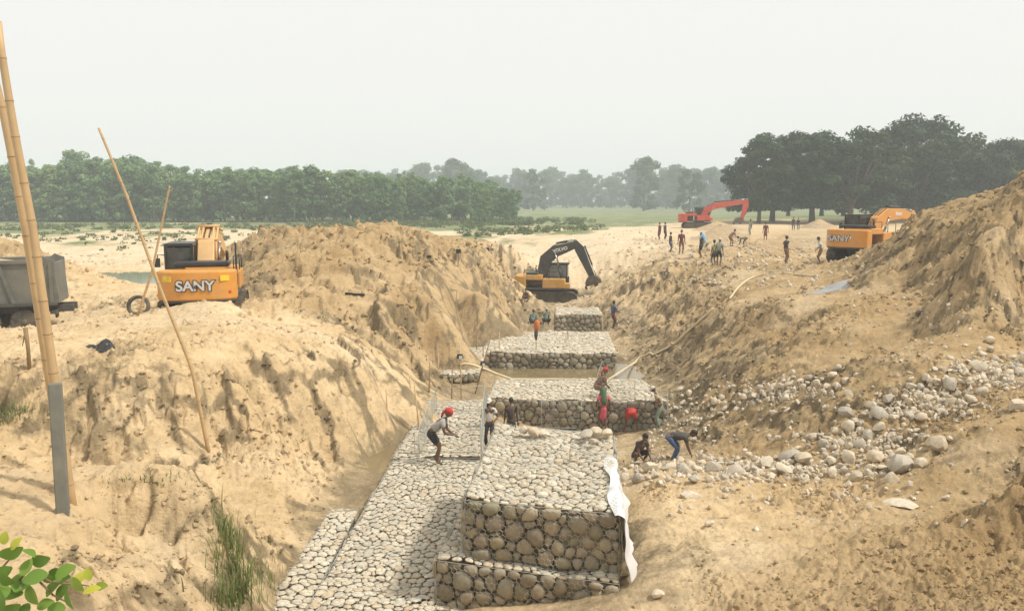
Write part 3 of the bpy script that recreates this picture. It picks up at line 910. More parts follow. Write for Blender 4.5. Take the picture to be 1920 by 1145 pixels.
def scatter(n, path, width, rlo, rhi, label, group, seed, pw=2.0, pile=0.0):
    """boulders strewn along a line of photograph pixels with a given spread"""
    rng = random.Random(seed)
    L = [math.hypot(path[i + 1][0] - path[i][0], path[i + 1][1] - path[i][1]) for i in range(len(path) - 1)]
    tot = sum(L); cnt = 0; tries = 0
    while cnt < n and tries < n * 30:
        tries += 1
        q = rng.random() * tot; i = 0
        while q > L[i]: q -= L[i]; i += 1
        k = q / L[i]
        u = path[i][0] + (path[i + 1][0] - path[i][0]) * k; v = path[i][1] + (path[i + 1][1] - path[i][1]) * k
        wd = width if isinstance(width, (int, float)) else width[i] + (width[i + 1] - width[i]) * k
        g = rng.gauss(0, .5); u += rng.gauss(0, .5) * wd; v += g * wd * .6
        r = rlo + (rhi - rlo) * rng.random() ** (pw * 1.25)
        if u > 1990: continue
        if any((u - a) ** 2 + ((v - b2) * 1.3) ** 2 < ((r + c) * (.80 - pile)) ** 2 for a, b2, c in taken): continue
        taken.append((u, v, r))
        rock_at(u, v, r, label, group, rng, rng.uniform(.22, .6))
        cnt += 1
G1 = 'boulders strewn on the right bank'
# a few that stand out
for u, v, r, lab, fl, pr in ((1760, 838, 24, 'big pale rounded boulder alone on the right slope above the streak end', 1.0, 2),
                             (1294, 932, 25, 'flat oval boulder lying on pale sand in front of the boulder row', .55, 3),
                             (1687, 945, 34, 'wide pale slab of rock half sunk in the foreground sand', .35, 5),
                             (1910, 770, 24, 'large tan boulder at the right edge of the picture', .9, 7),
                             (1690, 880, 33, 'largest grey boulder at the lower end of the boulder streak', .75, 1),
                             (1232, 1118, 18, 'small lone tan rock in the sand at the bottom, right of the gabion', .7, 4),
                             (1475, 862, 24, 'angular brown block tilted up at the back of the boulder row', .9, 6),
                             (1508, 868, 26, 'broad pale boulder beside the tilted brown block', .8, 8),
                             (1590, 865, 22, 'rounded grey boulder in the middle of the boulder row', .9, 9),
                             (1640, 862, 20, 'pale boulder just left of the largest grey boulder', .9, 10),
                             (1380, 890, 20, 'pointed whitish boulder in the boulder row below the man in blue trousers', 1.0, 11),
                             (1330, 985, 13, 'small reddish rock on the sand below the flat oval boulder', .8, 12)):
    taken.append((u, v, r * .9))
    rk = rock_at(u, v, r, lab, None, rng, .3 if fl > .6 else .58, proto=pr, flat=fl)
    if fl < .6: rk.rotation_euler = (.05, -.06, rk.rotation_euler[2])
scatter(85, [(1180, 895), (1300, 880), (1420, 880), (1540, 875), (1700, 870)], 34, 8, 25, 'boulder in the long row at the foot of the right slope', 'boulders in the row at the slope foot', 31, 1.4, .12)
scatter(100, [(1560, 850), (1640, 810), (1740, 755), (1830, 705), (1925, 665)], [60, 60, 55, 55, 50], 7, 21, 'boulder in the streak running down the right bank', 'boulders in the streak down the right bank', 32, 1.6, .1)
scatter(46, [(1380, 770), (1440, 745), (1500, 722), (1555, 702)], 34, 5, 14, 'boulder in the small cluster high on the right slope', 'boulders in the small cluster high on the slope', 33, 1.6, .1)
scatter(40, [(1260, 790), (1300, 760), (1350, 755)], 60, 4, 10, 'stone strewn at the right end of the second gabion wall', 'stones at the right end of the second gabion wall', 34, 1.6)
scatter(24, [(1200, 940), (1500, 930), (1900, 880)], 80, 3, 9, 'small rock lying loose on the sand in front of the boulder row', 'small rocks on the foreground sand', 35, 2)
# loose stones too small and many to pick apart
def rubble(name, spots, label, seed, rng_r):
    rng = random.Random(seed)
    mb = MB(); base = None
    tpl = []
    for i in range(6):
        me = ROCKS[14 + i]
        tpl.append(([v.co.copy() for v in me.vertices], [tuple(p.vertices) for p in me.polygons]))
    for u, v, su, sv, n in spots:
        for _ in range(n):
            uu, vv = u + rng.gauss(0, su), v + rng.gauss(0, sv)
            if not (-30 < uu < 1960): continue
            p = ground_hit(uu, vv)
            r = rng.uniform(*rng_r) * rng.uniform(.5, 1)
            M = Euler((rng.uniform(0, 6), rng.uniform(0, 6), rng.uniform(0, 6))).to_matrix()
            vs, fs = rng.choice(tpl)
            mb.rv = rng.random()
            sc3 = Vector((rng.uniform(.7, 1.4), rng.uniform(.7, 1.2), rng.uniform(.45, .9)))
            mb.add([M @ Vector((q.x * sc3.x, q.y * sc3.y, q.z * sc3.z)) * r + p + Vector((0, 0, r * .2)) for q in vs], fs)
    o = mb.build(name, 'boulder_stone', None, False)
    tagp(o, label, 'stones', None, 'stuff')
    return o
rubble('loose_stones', [(1330, 470, 70, 12, 150), (1450, 485, 70, 14, 190), (1420, 462, 80, 6, 150), (1200, 440, 40, 12, 60), (1280, 470, 30, 14, 60), (1180, 420, 40, 5, 40), (1400, 520, 80, 12, 90)],
       'scattered pale stones covering the far right bank where people stand', 41, (.08, .26))
rubble('loose_stones', [(1620, 830, 60, 14, 330), (1740, 760, 60, 16, 380), (1850, 700, 50, 16, 340), (1470, 735, 50, 14, 260), (1330, 880, 80, 12, 330), (1500, 880, 80, 12, 330), (1290, 790, 40, 26, 170), (1450, 790, 130, 40, 70), (1700, 700, 130, 50, 60), (1350, 740, 80, 40, 80), (1500, 930, 200, 30, 110), (1230, 820, 30, 30, 60), (1150, 650, 25, 25, 60), (1170, 605, 20, 14, 60), (1700, 590, 120, 25, 120)],
       'small loose stones scattered over the right slope', 42, (.035, .15))
# ================================================================== MACHINES
DUST = (.45, .36, .23)
plain('machine_yellow', (.62, .27, .035), .45, 0, .10, 2.5, .30, dirtcol=DUST)
plain('machine_ochre', (.55, .29, .05), .5, 0, .12, 2.5, .35, dirtcol=DUST)
plain('machine_red', (.50, .055, .025), .45, 0, .12, 2.5, .22, dirtcol=DUST)
plain('boom_cream', (.66, .40, .16), .5, 0, .12, 2.5, .35, dirtcol=DUST)
plain('machine_charcoal', (.035, .037, .036), .5, 0, .2, 3, .25, dirtcol=(.2, .17, .12))
plain('machine_black', (.018, .019, .02), .4, 0, .2, 3, .12, dirtcol=(.2, .17, .12))
plain('track_steel', (.055, .045, .035), .7, .4, .3, 5, .45, dirtcol=(.25, .19, .12))
plain('chrome', (.55, .55, .55), .25, 1.0, .1)
plain('bucket_steel', (.10, .085, .07), .55, .5, .3, 4, .4, dirtcol=(.3, .23, .14))
plain('letter_silver', (.55, .56, .58), .4, .2, .1)
plain('letter_black', (.012, .012, .013), .5)
plain('letter_white', (.75, .75, .72), .5)
plain('sticker_yellow', (.75, .52, .04), .5)
plain('sticker_red', (.5, .04, .03), .5)
plain('tyre_rubber', (.028, .027, .026), .85, 0, .25, 5, .45, dirtcol=(.30, .24, .16))
plain('truck_grey', (.115, .12, .105), .6, 0, .16, 1.6, .32, bmp=.1, dirtcol=(.38, .31, .21))
plain('truck_dark', (.05, .05, .048), .65, 0, .2, 3, .35, dirtcol=(.28, .22, .15))
plain('truck_orange', (.5, .16, .03), .5, 0, .1, 2, .3, dirtcol=DUST)
plain('spoil', (.45, .325, .18), .95, 0, .25, 2.5, .4, bmp=.8, dirtcol=(.28, .2, .12))
m, t, b, out = _nodes('tinted_glass')
t.links.new(ramp(t, noise(t, objco(t), 2.0, 4), [(.35, (.018, .022, .024)), (.7, (.07, .075, .07))]), b.inputs['Base Color'])
b.inputs['Roughness'].default_value = .12
m, t, b, out = _nodes('dusty_glass')
t.links.new(ramp(t, noise(t, objco(t), 1.6, 5), [(.35, (.20, .21, .20)), (.65, (.34, .34, .31))]), b.inputs['Base Color'])
b.inputs['Roughness'].default_value = .25

def text_mesh(body, size, extrude, name, mat, bold=0.0, space=1.0, scale=(1, 1)):
    cu = bpy.data.curves.new(name, 'FONT')
    cu.body = body; cu.size = size; cu.extrude = extrude; cu.align_x = 'CENTER'; cu.align_y = 'CENTER'
    cu.offset = bold; cu.space_character = space
    tmp = bpy.data.objects.new(name, cu); col.objects.link(tmp)
    dg = bpy.context.evaluated_depsgraph_get()
    me = bpy.data.meshes.new_from_object(tmp.evaluated_get(dg))
    bpy.data.objects.remove(tmp); bpy.data.curves.remove(cu)
    me.name = name
    for v in me.vertices: v.co.x *= scale[0]; v.co.y *= scale[1]
    me.materials.clear(); me.materials.append(MATS[mat])
    return me
def put_text(body, size, ext, mat, parent, loc, rot, bold=0, space=1.0, scale=(1, 1), name='lettering'):
    o = link(name, text_mesh(body, size, ext, name, mat, bold, space, scale), parent, loc)
    o.rotation_euler = rot
    return o

def chain(mb, pts, w, y0=0.0):
    """a welded beam in the x-z plane: pts = (x, z, half height)"""
    up, lo = [], []
    for i, (x_, z_, h_) in enumerate(pts):
        a = pts[max(i - 1, 0)]; c = pts[min(i + 1, len(pts) - 1)]
        d = Vector((c[0] - a[0], c[1] - a[1])).normalized()
        nx, nz = -d.y, d.x
        up.append((x_ + nx * h_, z_ + nz * h_)); lo.append((x_ - nx * h_, z_ - nz * h_))
    k = len(pts)
    vs = []
    for yy in (y0 - w / 2, y0 + w / 2):
        vs += [(p[0], yy, p[1]) for p in up] + [(p[0], yy, p[1]) for p in lo]
    fs = []
    for i in range(k - 1):
        fs.append((i, i + 1, k + i + 1, k + i))
        fs.append((2 * k + i, 3 * k + i, 3 * k + i + 1, 2 * k + i + 1))
        fs.append((i, 2 * k + i, 2 * k + i + 1, i + 1))
        fs.append((k + i, k + i + 1, 3 * k + i + 1, 3 * k + i))
    fs.append((0, k, 3 * k, 2 * k)); fs.append((k - 1, 3 * k - 1, 4 * k - 1, 2 * k - 1)[::1])
    mb.add(vs, fs)
def ram(root, name, a, b2, y_, r=.07, frac=.58):
    """hydraulic cylinder with its chrome rod"""
    a = Vector((a[0], y_, a[1])); b2 = Vector((b2[0], y_, b2[1]))
    mid = a.lerp(b2, frac)
    mb = MB(); mb.tube([a, mid], r, 10); mb.ball(a, r * 1.2, 8, 6)
    o = mb.build(name, 'machine_black', root, True)
    mb = MB(); mb.tube([mid, b2], r * .55, 8); mb.ball(b2, r * .95, 8, 6)
    mb.build('piston_rod', 'chrome', o, True)
    return o

def excavator(name, label, loc, rz, col_body, col_boom, boom, arm, bucket_rot, scale=1.0, hood='machine_black', cabcol='machine_black', glass='tinted_glass', boomw=.5, swing=0.0, under=True, bucket=True, group=None):
    root = empty(name, loc, rz, label, 'excavator', group)
    root.scale = (scale,) * 3
    # crawler tracks
    for sgn in (-1, 1):
        prof = []
        L_, r_ = 1.65, .45
        for i in range(9):
            a = math.pi / 2 + math.pi * i / 8
            prof.append((-L_ + r_ * math.cos(a), .46 + r_ * math.sin(a)))
        for i in range(9):
            a = -math.pi / 2 + math.pi * i / 8
            prof.append((L_ + r_ * math.cos(a), .46 + r_ * math.sin(a)))
        mb = MB(); mb.prism(prof, sgn * 1.15 - .22, sgn * 1.15 + .22, 'y')
        per = []
        for i in range(len(prof)):
            a = Vector(prof[i]); c = Vector(prof[(i + 1) % len(prof)])
            nseg = max(1, round((c - a).length / .17))
            for k in range(nseg): per.append((a.lerp(c, (k + .5) / nseg), (c - a).normalized()))
        for p, d in per:
            ang = math.atan2(d.y, d.x)
            mb.box((p.x, sgn * 1.15, p.y), (.15, .6, .05), (0, -ang, 0))
        tr = mb.build('track', 'track_steel', root)
        for nm, xx in (('sprocket', -L_), ('idler', L_)):
            mb = MB(); mb.lathe([(.34, -.27), (.34, .27), (.12, .30), (.12, -.30)][:3], (xx, sgn * 1.15, .46), 'y', 14); mb.build(nm, 'track_steel', tr)
    mb = MB(); mb.box((0, 0, .62), (2.2, 1.9, .42)); mb.lathe([(.72, .8), (.72, 1.06)], (0, 0, 0), 'z', 20)
    mb.build('undercarriage', 'track_steel', root, bevel=.03)
    mb = MB(); mb.box((-.45, 0, 1.14), (3.5, 2.62, .16)); mb.build('deck', col_body if False else 'machine_charcoal', root, bevel=.02)
    # counterweight, rounded at the back
    prof = [(-1.75, -1.36), (-1.75, 1.36)]
    for i in range(11):
        k = 1 - 2 * i / 10
        prof.append((-2.72 + .42 * abs(k) ** 3.2, 1.36 * k * (1 - .0)))
    mb = MB(); mb.prism(prof, 1.02, 2.10, 'z')
    cw = mb.build('counterweight', col_body, root, bevel=.07)
    mb = MB(); mb.prism([(p[0] * .995, p[1] * .97) for p in prof], .94, 1.019, 'z'); mb.build('bumper', 'machine_charcoal', cw, bevel=.02)
    mb = MB(); mb.box((-1.15, -.42, 1.99), (1.2, 1.8, .36)); mb.box((-1.2, .95, 1.62), (1.1, .78, .8))
    mb.build('engine_side', col_body, root, bevel=.05)
    mb = MB(); mb.box((-1.32, -.1, 2.26), (.9, 1.95, .20)); mb.build('engine_hood', hood, root, bevel=.08)
    mb = MB(); mb.box((.35, -.95, 1.56), (1.7, .78, .70)); mb.box((1.35, -.95, 1.40), (.45, .72, .38)); mb.build('fuel_tank', col_body, root, bevel=.05)
    # cab: posts, roof, lower panels, panes
    cx0, cx1, cy0, cy1, cz0, cz1 = -.35, 1.35, .38, 1.34, 1.22, 2.92
    cab = MB()
    cab.box(((cx0 + cx1) / 2, (cy0 + cy1) / 2, cz1), (cx1 - cx0 + .06, cy1 - cy0 + .06, .12))
    for xx, yy in ((cx0, cy0), (cx0, cy1), (cx1 - .12, cy0), (cx1 - .12, cy1), (.45, cy1)):
        cab.box((xx, yy, (cz0 + cz1) / 2), (.09, .09, cz1 - cz0))
    cab.box(((cx0 + cx1) / 2, cy1, 1.55), (cx1 - cx0, .07, .66)); cab.box(((cx0 + cx1) / 2, cy0, 1.55), (cx1 - cx0, .07, .66))
    cab.box((cx0, (cy0 + cy1) / 2, 1.6), (.07, cy1 - cy0, .76)); cab.box((cx1 - .08, (cy0 + cy1) / 2, 1.42), (.07, cy1 - cy0, .4))
    cab.box(((cx0 + cx1) / 2, (cy0 + cy1) / 2, 1.24), (cx1 - cx0, cy1 - cy0, .05))
    co_ = cab.build('cab', cabcol, root, bevel=.02)
    for nm, c_, s_ in (('window', (cx0 + .01, (cy0 + cy1) / 2, 2.4), (.02, cy1 - cy0 - .1, .84)), ('window', ((cx0 + .45) / 2, cy1 - .005, 2.36), (.72, .02, .92)),
                       ('window', (.86, cy1 - .005, 2.36), (.72, .02, .92)), ('window', ((cx0 + cx1) / 2 - .05, cy0 + .005, 2.36), (1.5, .02, .92)), ('windscreen', (cx1 - .10, (cy0 + cy1) / 2, 2.22), (.02, cy1 - cy0 - .1, 1.2))):
        mb = MB(); mb.box(c_, s_); mb.build(nm, glass, co_)
    mb = MB(); mb.box((.3, .86, 1.6), (.5, .5, .3)); mb.box((.08, .86, 2.0), (.16, .48, .7)); mb.build('seat', 'machine_black', co_, bevel=.04)
    mb = MB(); mb.tube([(cx0, cy1 + .02, 2.55), (cx0, cy1 + .28, 2.55), (cx0, cy1 + .28, 2.2)], .02, 6); mb.box((cx0, cy1 + .3, 2.25), (.06, .2, .34)); mb.build('mirror', 'machine_black', root)
    mb = MB(); mb.tube([(-1.0, -.95, 2.1), (-1.0, -.95, 2.62), (-1.08, -.95, 2.7)], .055, 8); mb.build('exhaust_pipe', 'machine_charcoal', root, True)
    mb = MB()
    for a, c_ in (((.9, -1.3, 1.9), (.9, -1.3, 2.45)), ((.0, -1.3, 1.9), (.0, -1.3, 2.45)), ((.9, -1.3, 2.45), (0, -1.3, 2.45)), ((-1.9, -1.25, 2.1), (-1.9, -1.25, 2.55)), ((-.6, -1.25, 2.1), (-.6, -1.25, 2.55)), ((-1.9, -1.25, 2.55), (-.6, -1.25, 2.55))):
        mb.tube([a, c_], .022, 6)
    mb.build('handrail', 'machine_black', root, True)
    # boom, arm, bucket
    bm_root = root
    mb = MB(); chain(mb, boom, boomw); bo = mb.build('boom', col_boom, root, bevel=.025)
    mb = MB(); chain(mb, arm, boomw * .72); ao = mb.build('arm', col_boom, root, bevel=.02)
    kx, kz = boom[len(boom) // 2][:2]
    for yy in (-boomw * .62, boomw * .62):
        ram(root, 'boom_cylinder', (1.0, 1.35), (boom[2][0] * .95, boom[2][1] - boom[2][2] * .4), yy, .075)
    tip = boom[-1]
    ram(root, 'arm_cylinder', (kx + .1, kz + boom[len(boom) // 2][2] + .12), (arm[0][0], arm[0][1] + .12), 0, .075)
    ax, az = arm[-1][:2]
    mb = MB()
    for i in range(len(boom) - 1):
        for yy in (-.1, .1):
            mb.tube([(boom[i][0], yy, boom[i][1] + boom[i][2] + .06), (boom[i + 1][0], yy, boom[i + 1][1] + boom[i + 1][2] + .06)], .025, 5)
    mb.build('hydraulic_hose', 'machine_black', bo, True)
    if bucket:
        dA = Vector((ax - arm[-2][0], az - arm[-2][1])).normalized()
        ram(root, 'bucket_cylinder', (arm[1][0] - dA.y * .45, arm[1][1] + dA.x * .45), (ax - dA.x * .35 - dA.y * .3, az - dA.y * .35 + dA.x * .3), 0, .06)
        pr = []
        for i in range(9):
            a = math.pi * (.05 + 1.05 * i / 8)
            pr.append((.62 * math.cos(a) + .1, -.62 * math.sin(a) * 1.05 - .1))
        inner = [(p[0] * .9 + .01, p[1] * .9 - .0) for p in pr][::-1]
        mb = MB(); mb.prism(pr + inner, -.55, .55, 'y')
        mb.prism(pr, -.58, -.55, 'y'); mb.prism(pr, .55, .58, 'y')
        for k in range(5): mb.box((pr[0][0] + .06, -.46 + .23 * k, pr[0][1] + .10), (.09, .09, .24))
        mb.box((0, 0, 0), (.3, .4, .35))
        bk = mb.build('bucket', 'bucket_steel', root)
        bk.location = (ax, 0, az); bk.rotation_euler = (0, bucket_rot, 0)
    return root, cw, bo

# --- left excavator, seen from behind
ex_l = Vector((-12.0, 31.3, -.62))
e1, cw1, bo1 = excavator('excavator', 'yellow excavator with black cab on the left bank, seen from behind', ex_l, R(90 + 14), 'machine_yellow', 'boom_cream',
    [(.35, 1.7, .28), (1.1, 2.7, .40), (2.1, 3.05, .42), (3.6, 2.9, .33), (5.4, 2.3, .2)], [(5.2, 2.6, .2), (5.5, 2.1, .3), (5.3, .2, .16)], 2.2, boomw=.62)
rb = (R(90), 0, R(-90))
put_text('SANY', .50, .012, 'letter_black', cw1, (-2.735, 0.02, 1.55), rb, .04, 1.0, (1.04, 1), 'lettering')
put_text('SANY', .50, .012, 'letter_silver', cw1, (-2.752, 0.02, 1.55), rb, .014, 1.0, (1.04, 1), 'lettering')
put_text('G', .16, .010, 'letter_black', cw1, (-2.768, -.01, 1.52), rb, .012, 1.0, (1, 1), 'lettering')
for yy in (.98, -.98):
    mb = MB(); mb.box((-2.58, yy, 1.82), (.03, .34, .20), (0, 0, -.55 * yy)); mb.build('warning_sticker', 'sticker_yellow', cw1)
mb = MB(); mb.box((-2.44, -1.16, 1.30), (.03, .2, .12), (0, 0, .75)); mb.build('red_sticker', 'sticker_red', cw1)
mb = MB()
for yy in (-.36, -.2, .2, .36):
    mb.tube([(.75, yy, 2.15), (1.0, yy, 3.0), (2.0, yy, 3.52), (3.4, yy, 3.3)], .045, 6)
for xx, zz in ((1.0, 3.06), (2.0, 3.56), (3.2, 3.38)): mb.box((xx, 0, zz), (.12, .86, .1))
mb.build('boom_pipes', 'boom_cream', bo1, True)
mb = MB(); mb.tube([(-1.9, -1.34, 1.5), (-1.9, -1.34, 3.05)], .035, 6); mb.build('rear_pole', 'machine_black', e1)

# --- right excavator, behind the spoil heap
p = PD(1606, 493, 50)
e2, cw2, bo2 = excavator('excavator', 'orange-yellow excavator with black cab beside the big spoil heap on the right', (p.x + .8, 50.5, .12), R(36), 'machine_yellow', 'machine_yellow',
    [(.35, 1.6, .28), (.9, 2.45, .42), (2.0, 2.95, .42), (3.6, 3.0, .33), (5.3, 2.75, .2)], [(5.0, 3.1, .2), (5.5, 2.5, .3), (5.9, .8, .16)], 2.2)
put_text('SANY', .52, .012, 'letter_black', cw2, (-2.735, 0.25, 1.55), rb, .03, 1.0, (1.1, 1))
put_text('SANY', .52, .012, 'letter_silver', cw2, (-2.752, 0.25, 1.55), rb, .01, 1.0, (1.1, 1))
mb = MB(); mb.box((-2.66, -.62, 1.66), (.03, .34, .2), (0, 0, .25)); mb.build('warning_sticker', 'letter_white', cw2)
for yy in (-.257, .257):
    put_text('SANY', .3, .006, 'letter_white', bo2, (3.1, yy, 2.98), (R(90), R(5), R(0) if yy < 0 else R(180)), .01)

# --- excavator working at the head of the trench
p = PD(1032, 566, 61.5)
e3, cw3, bo3 = excavator('excavator', 'black and ochre excavator digging at the far head of the trench', (p.x, 61.5, p.z), R(-8), 'machine_ochre', 'machine_charcoal',
    [(-.75, 1.9, .34), (-.35, 3.3, .48), (.4, 3.95, .46), (1.1, 4.15, .36), (1.95, 4.45, .26)], [(1.8, 4.72, .16), (2.2, 4.1, .36), (2.8, 2.8, .26), (3.45, 1.45, .18)], 2.6, hood='machine_charcoal', cabcol='machine_charcoal', glass='dusty_glass', boomw=.56)
put_text('VOLVO', .34, .008, 'letter_white', bo3, (.75, -.29, 4.05), (R(90), R(-14), 0), .01, 1.0)
put_text('VOLVO', .34, .008, 'letter_white', bo3, (.75, .29, 4.05), (R(90), R(14), R(180)), .01, 1.0)

# --- red excavator far on the right bank
p = PD(1310, 430, 108)
e4, cw4, bo4 = excavator('excavator', 'red excavator with raised boom on the far right bank', (p.x, 108, p.z), R(-3), 'machine_red', 'machine_red',
    [(.4, 1.6, .30), (.95, 2.55, .44), (1.9, 3.1, .42), (3.8, 3.4, .34), (6.0, 3.65, .24)], [(6.25, 3.9, .16), (6.1, 3.3, .36), (5.85, 2.2, .26), (5.4, .9, .18)], 2.9, boomw=.56)

# --- dump truck at the left edge
def wheel(root, c, r=.52, w=.30, dual=True):
    mb = MB()
    prof = [(r * .55, -w / 2), (r * .92, -w / 2), (r, -w * .38), (r, w * .38), (r * .92, w / 2), (r * .55, w / 2)]
    mb.lathe(prof, (0, 0, 0), 'y', 26)
    for k in range(26):
        a = 2 * math.pi * k / 26
        mb.box((r * math.cos(a), 0, r * math.sin(a)), (.05, w * .9, .05), (0, -a, 0))
    ty = mb.build('wheel', 'tyre_rubber', root, loc=c)
    mb = MB(); mb.lathe([(r * .56, -w * .30), (r * .50, -w * .52), (r * .44, -w * .30), (.14, -w * .22), (.12, -w * .55), (.05, -w * .6)], (0, 0, 0), 'y', 20)
    mb.build('rim', 'truck_dark', ty, True)
    return ty
tl = PD(136, 560, 36)
truck = empty('dump_truck', (tl.x, 35.2, -1.66), R(200), 'grey tipper truck loaded with sand at the left edge', 'truck')
# local x runs forward (towards the left of the picture), y to the truck's left (away from the camera)
Lb = 6.2
def bedside(y_):
    pass
mb = MB()
for yy in (1.18, -1.18):
    mb.prism([(0, 1.30), (Lb, 1.30), (Lb, 3.15), (.55, 3.15), (.38, 3.28), (.0, 3.12)], yy - .03, yy + .03, 'y')
mb.box((Lb / 2, 0, 1.33), (Lb, 2.3, .08))
mb.box((Lb, 0, 2.3), (.08, 2.4, 2.0))
body = mb.build('tipper_body', 'truck_grey', truck, bevel=.015)
for yy in (1.235, -1.235):
    for xx, tl_ in ((.12, 0), (1.55, .28), (2.95, .28), (4.3, .28), (5.6, .28)):
        mb = MB(); mb.prism([(xx, 1.34), (xx + .13, 1.34), (xx + .13 + tl_ * 1.6, 3.0), (xx + tl_ * 1.6, 3.0)], yy - .05, yy + .05, 'y'); mb.build('side_rib', 'truck_grey', body)
    mb = MB(); mb.box((Lb / 2 + .2, yy * 1.01, 3.08), (Lb - .4, .14, .16)); mb.build('top_rail', 'truck_grey', body, bevel=.02)
    mb = MB(); mb.box((Lb / 2, yy * 1.01, 1.28), (Lb, .13, .14)); mb.build('bottom_rail', 'truck_dark', body, bevel=.02)
mb = MB(); mb.box((.02, 0, 2.15), (.08, 2.34, 1.72), (0, .06, 0)); mb.build('tailgate', 'truck_grey', truck, bevel=.015)
mb = MB(); mb.box((3.2, .45, 1.0), (7.4, .18, .3)); mb.box((3.2, -.45, 1.0), (7.4, .18, .3)); mb.box((.2, 0, .9), (.25, 2.2, .16)); mb.box((1.3, 0, .55), (.2, 2.0, .2)); mb.box((2.65, 0, .55), (.2, 2.0, .2))
mb.build('chassis', 'truck_dark', truck)
for xx in (1.3, 2.7, 7.2):
    for yy in (1.02, -1.02):
        w_ = wheel(truck, (xx, yy, .53))
        if yy > 0: w_.rotation_euler = (0, 0, math.pi)
mb = MB(); mb.prism([(.42, .9), (.38, .42), (.45, .42), (.49, .9)], -1.25, -.75, 'y'); mb.prism([(.42, .9), (.38, .42), (.45, .42), (.49, .9)], .75, 1.25, 'y'); mb.build('mud_flap', 'tyre_rubber', truck)
mb = MB(); mb.box((7.4, 0, 1.75), (1.7, 2.3, 1.9)); cabt = mb.build('cab', 'truck_orange', truck, bevel=.08)
mb = MB(); mb.box((8.26, 0, 2.15), (.03, 2.0, .8)); mb.build('windscreen', 'tinted_glass', cabt)
for yy in (1.16, -1.16):
    mb = MB(); mb.box((7.6, yy, 2.15), (.9, .03, .65)); mb.build('window', 'tinted_glass', cabt)
mb = MB(); mb.box((8.28, 0, 1.1), (.2, 2.35, .35)); mb.build('bumper', 'truck_dark', truck, bevel=.03)
# sand load, heaped
vs = []; fs = []; nx_, ny_ = 22, 12
rl = random.Random(8)
for i in range(nx_):
    for j in range(ny_):
        fx, fy = i / (nx_ - 1), j / (ny_ - 1)
        hgt = 2.86 + .75 * math.exp(-((fx - .62) / .28) ** 2) * math.sin(math.pi * fy) + rl.uniform(-.05, .05)
        vs.append((.1 + fx * (Lb - .2), -1.14 + 2.28 * fy, hgt))
for i in range(nx_ - 1):
    for j in range(ny_ - 1):
        fs.append((i * ny_ + j, (i + 1) * ny_ + j, (i + 1) * ny_ + j + 1, i * ny_ + j + 1))
me = bpy.data.meshes.new('sand_load'); me.from_pydata(vs, [], fs); me.materials.append(MATS['spoil'])
me.polygons.foreach_set('use_smooth', [True] * len(fs))
sl_o = link('sand_load', me)
sl_o.matrix_world = truck.matrix_basis.copy()
tagp(sl_o, 'brown sand heaped in the tipper truck body', 'sand load')
# ================================================================== TREES AND PLANTS
def leaf_mat(name, stops, trans=.25):
    m, t, b, out = _nodes(name)
    r = attr(t, 'rnd')
    oi = N(t, 'ShaderNodeObjectInfo').outputs['Random']
    c = ramp(t, r, stops)
    c = mix(t, .5, c, ramp(t, oi, [(0, (.55, .68, .62)), (.5, (1.0, 1.0, 1.0)), (1, (1.5, 1.28, .95))]), 'MULTIPLY')
    t.links.new(c, b.inputs['Base Color'])
    b.inputs['Roughness'].default_value = .6
    b.inputs['Specular IOR Level'].default_value = .25
    if trans:
        tr = N(t, 'ShaderNodeBsdfTranslucent'); t.links.new(c, tr.inputs[0])
        ms = N(t, 'ShaderNodeMixShader'); ms.inputs[0].default_value = trans
        t.links.new(b.outputs[0], ms.inputs[1]); t.links.new(tr.outputs[0], ms.inputs[2]); t.links.new(ms.outputs[0], out.inputs[0])
    return m
leaf_mat('foliage_plantation', [(0, (.085, .155, .055)), (.5, (.16, .265, .095)), (1, (.24, .34, .135))])
leaf_mat('foliage_dark', [(0, (.016, .040, .014)), (.5, (.032, .070, .024)), (1, (.075, .125, .042))])
leaf_mat('foliage_far', [(0, (.04, .07, .024)), (.5, (.075, .11, .036)), (1, (.12, .15, .055))])
leaf_mat('foliage_scrub', [(0, (.05, .085, .025)), (.5, (.09, .13, .04)), (1, (.16, .19, .07))])
leaf_mat('grass_green', [(0, (.10, .15, .045)), (.5, (.18, .23, .08)), (1, (.38, .34, .18))])
leaf_mat('leaf_bright', [(0, (.12, .22, .035)), (.5, (.22, .34, .07)), (1, (.40, .43, .06))], .35)
plain('bark', (.105, .08, .055), .9, 0, .3, 3, bmp=.6)
plain('bark_pale', (.24, .21, .16), .9, 0, .3, 3, bmp=.5)
plain('twig', (.20, .14, .07), .8, 0, .2, 8)

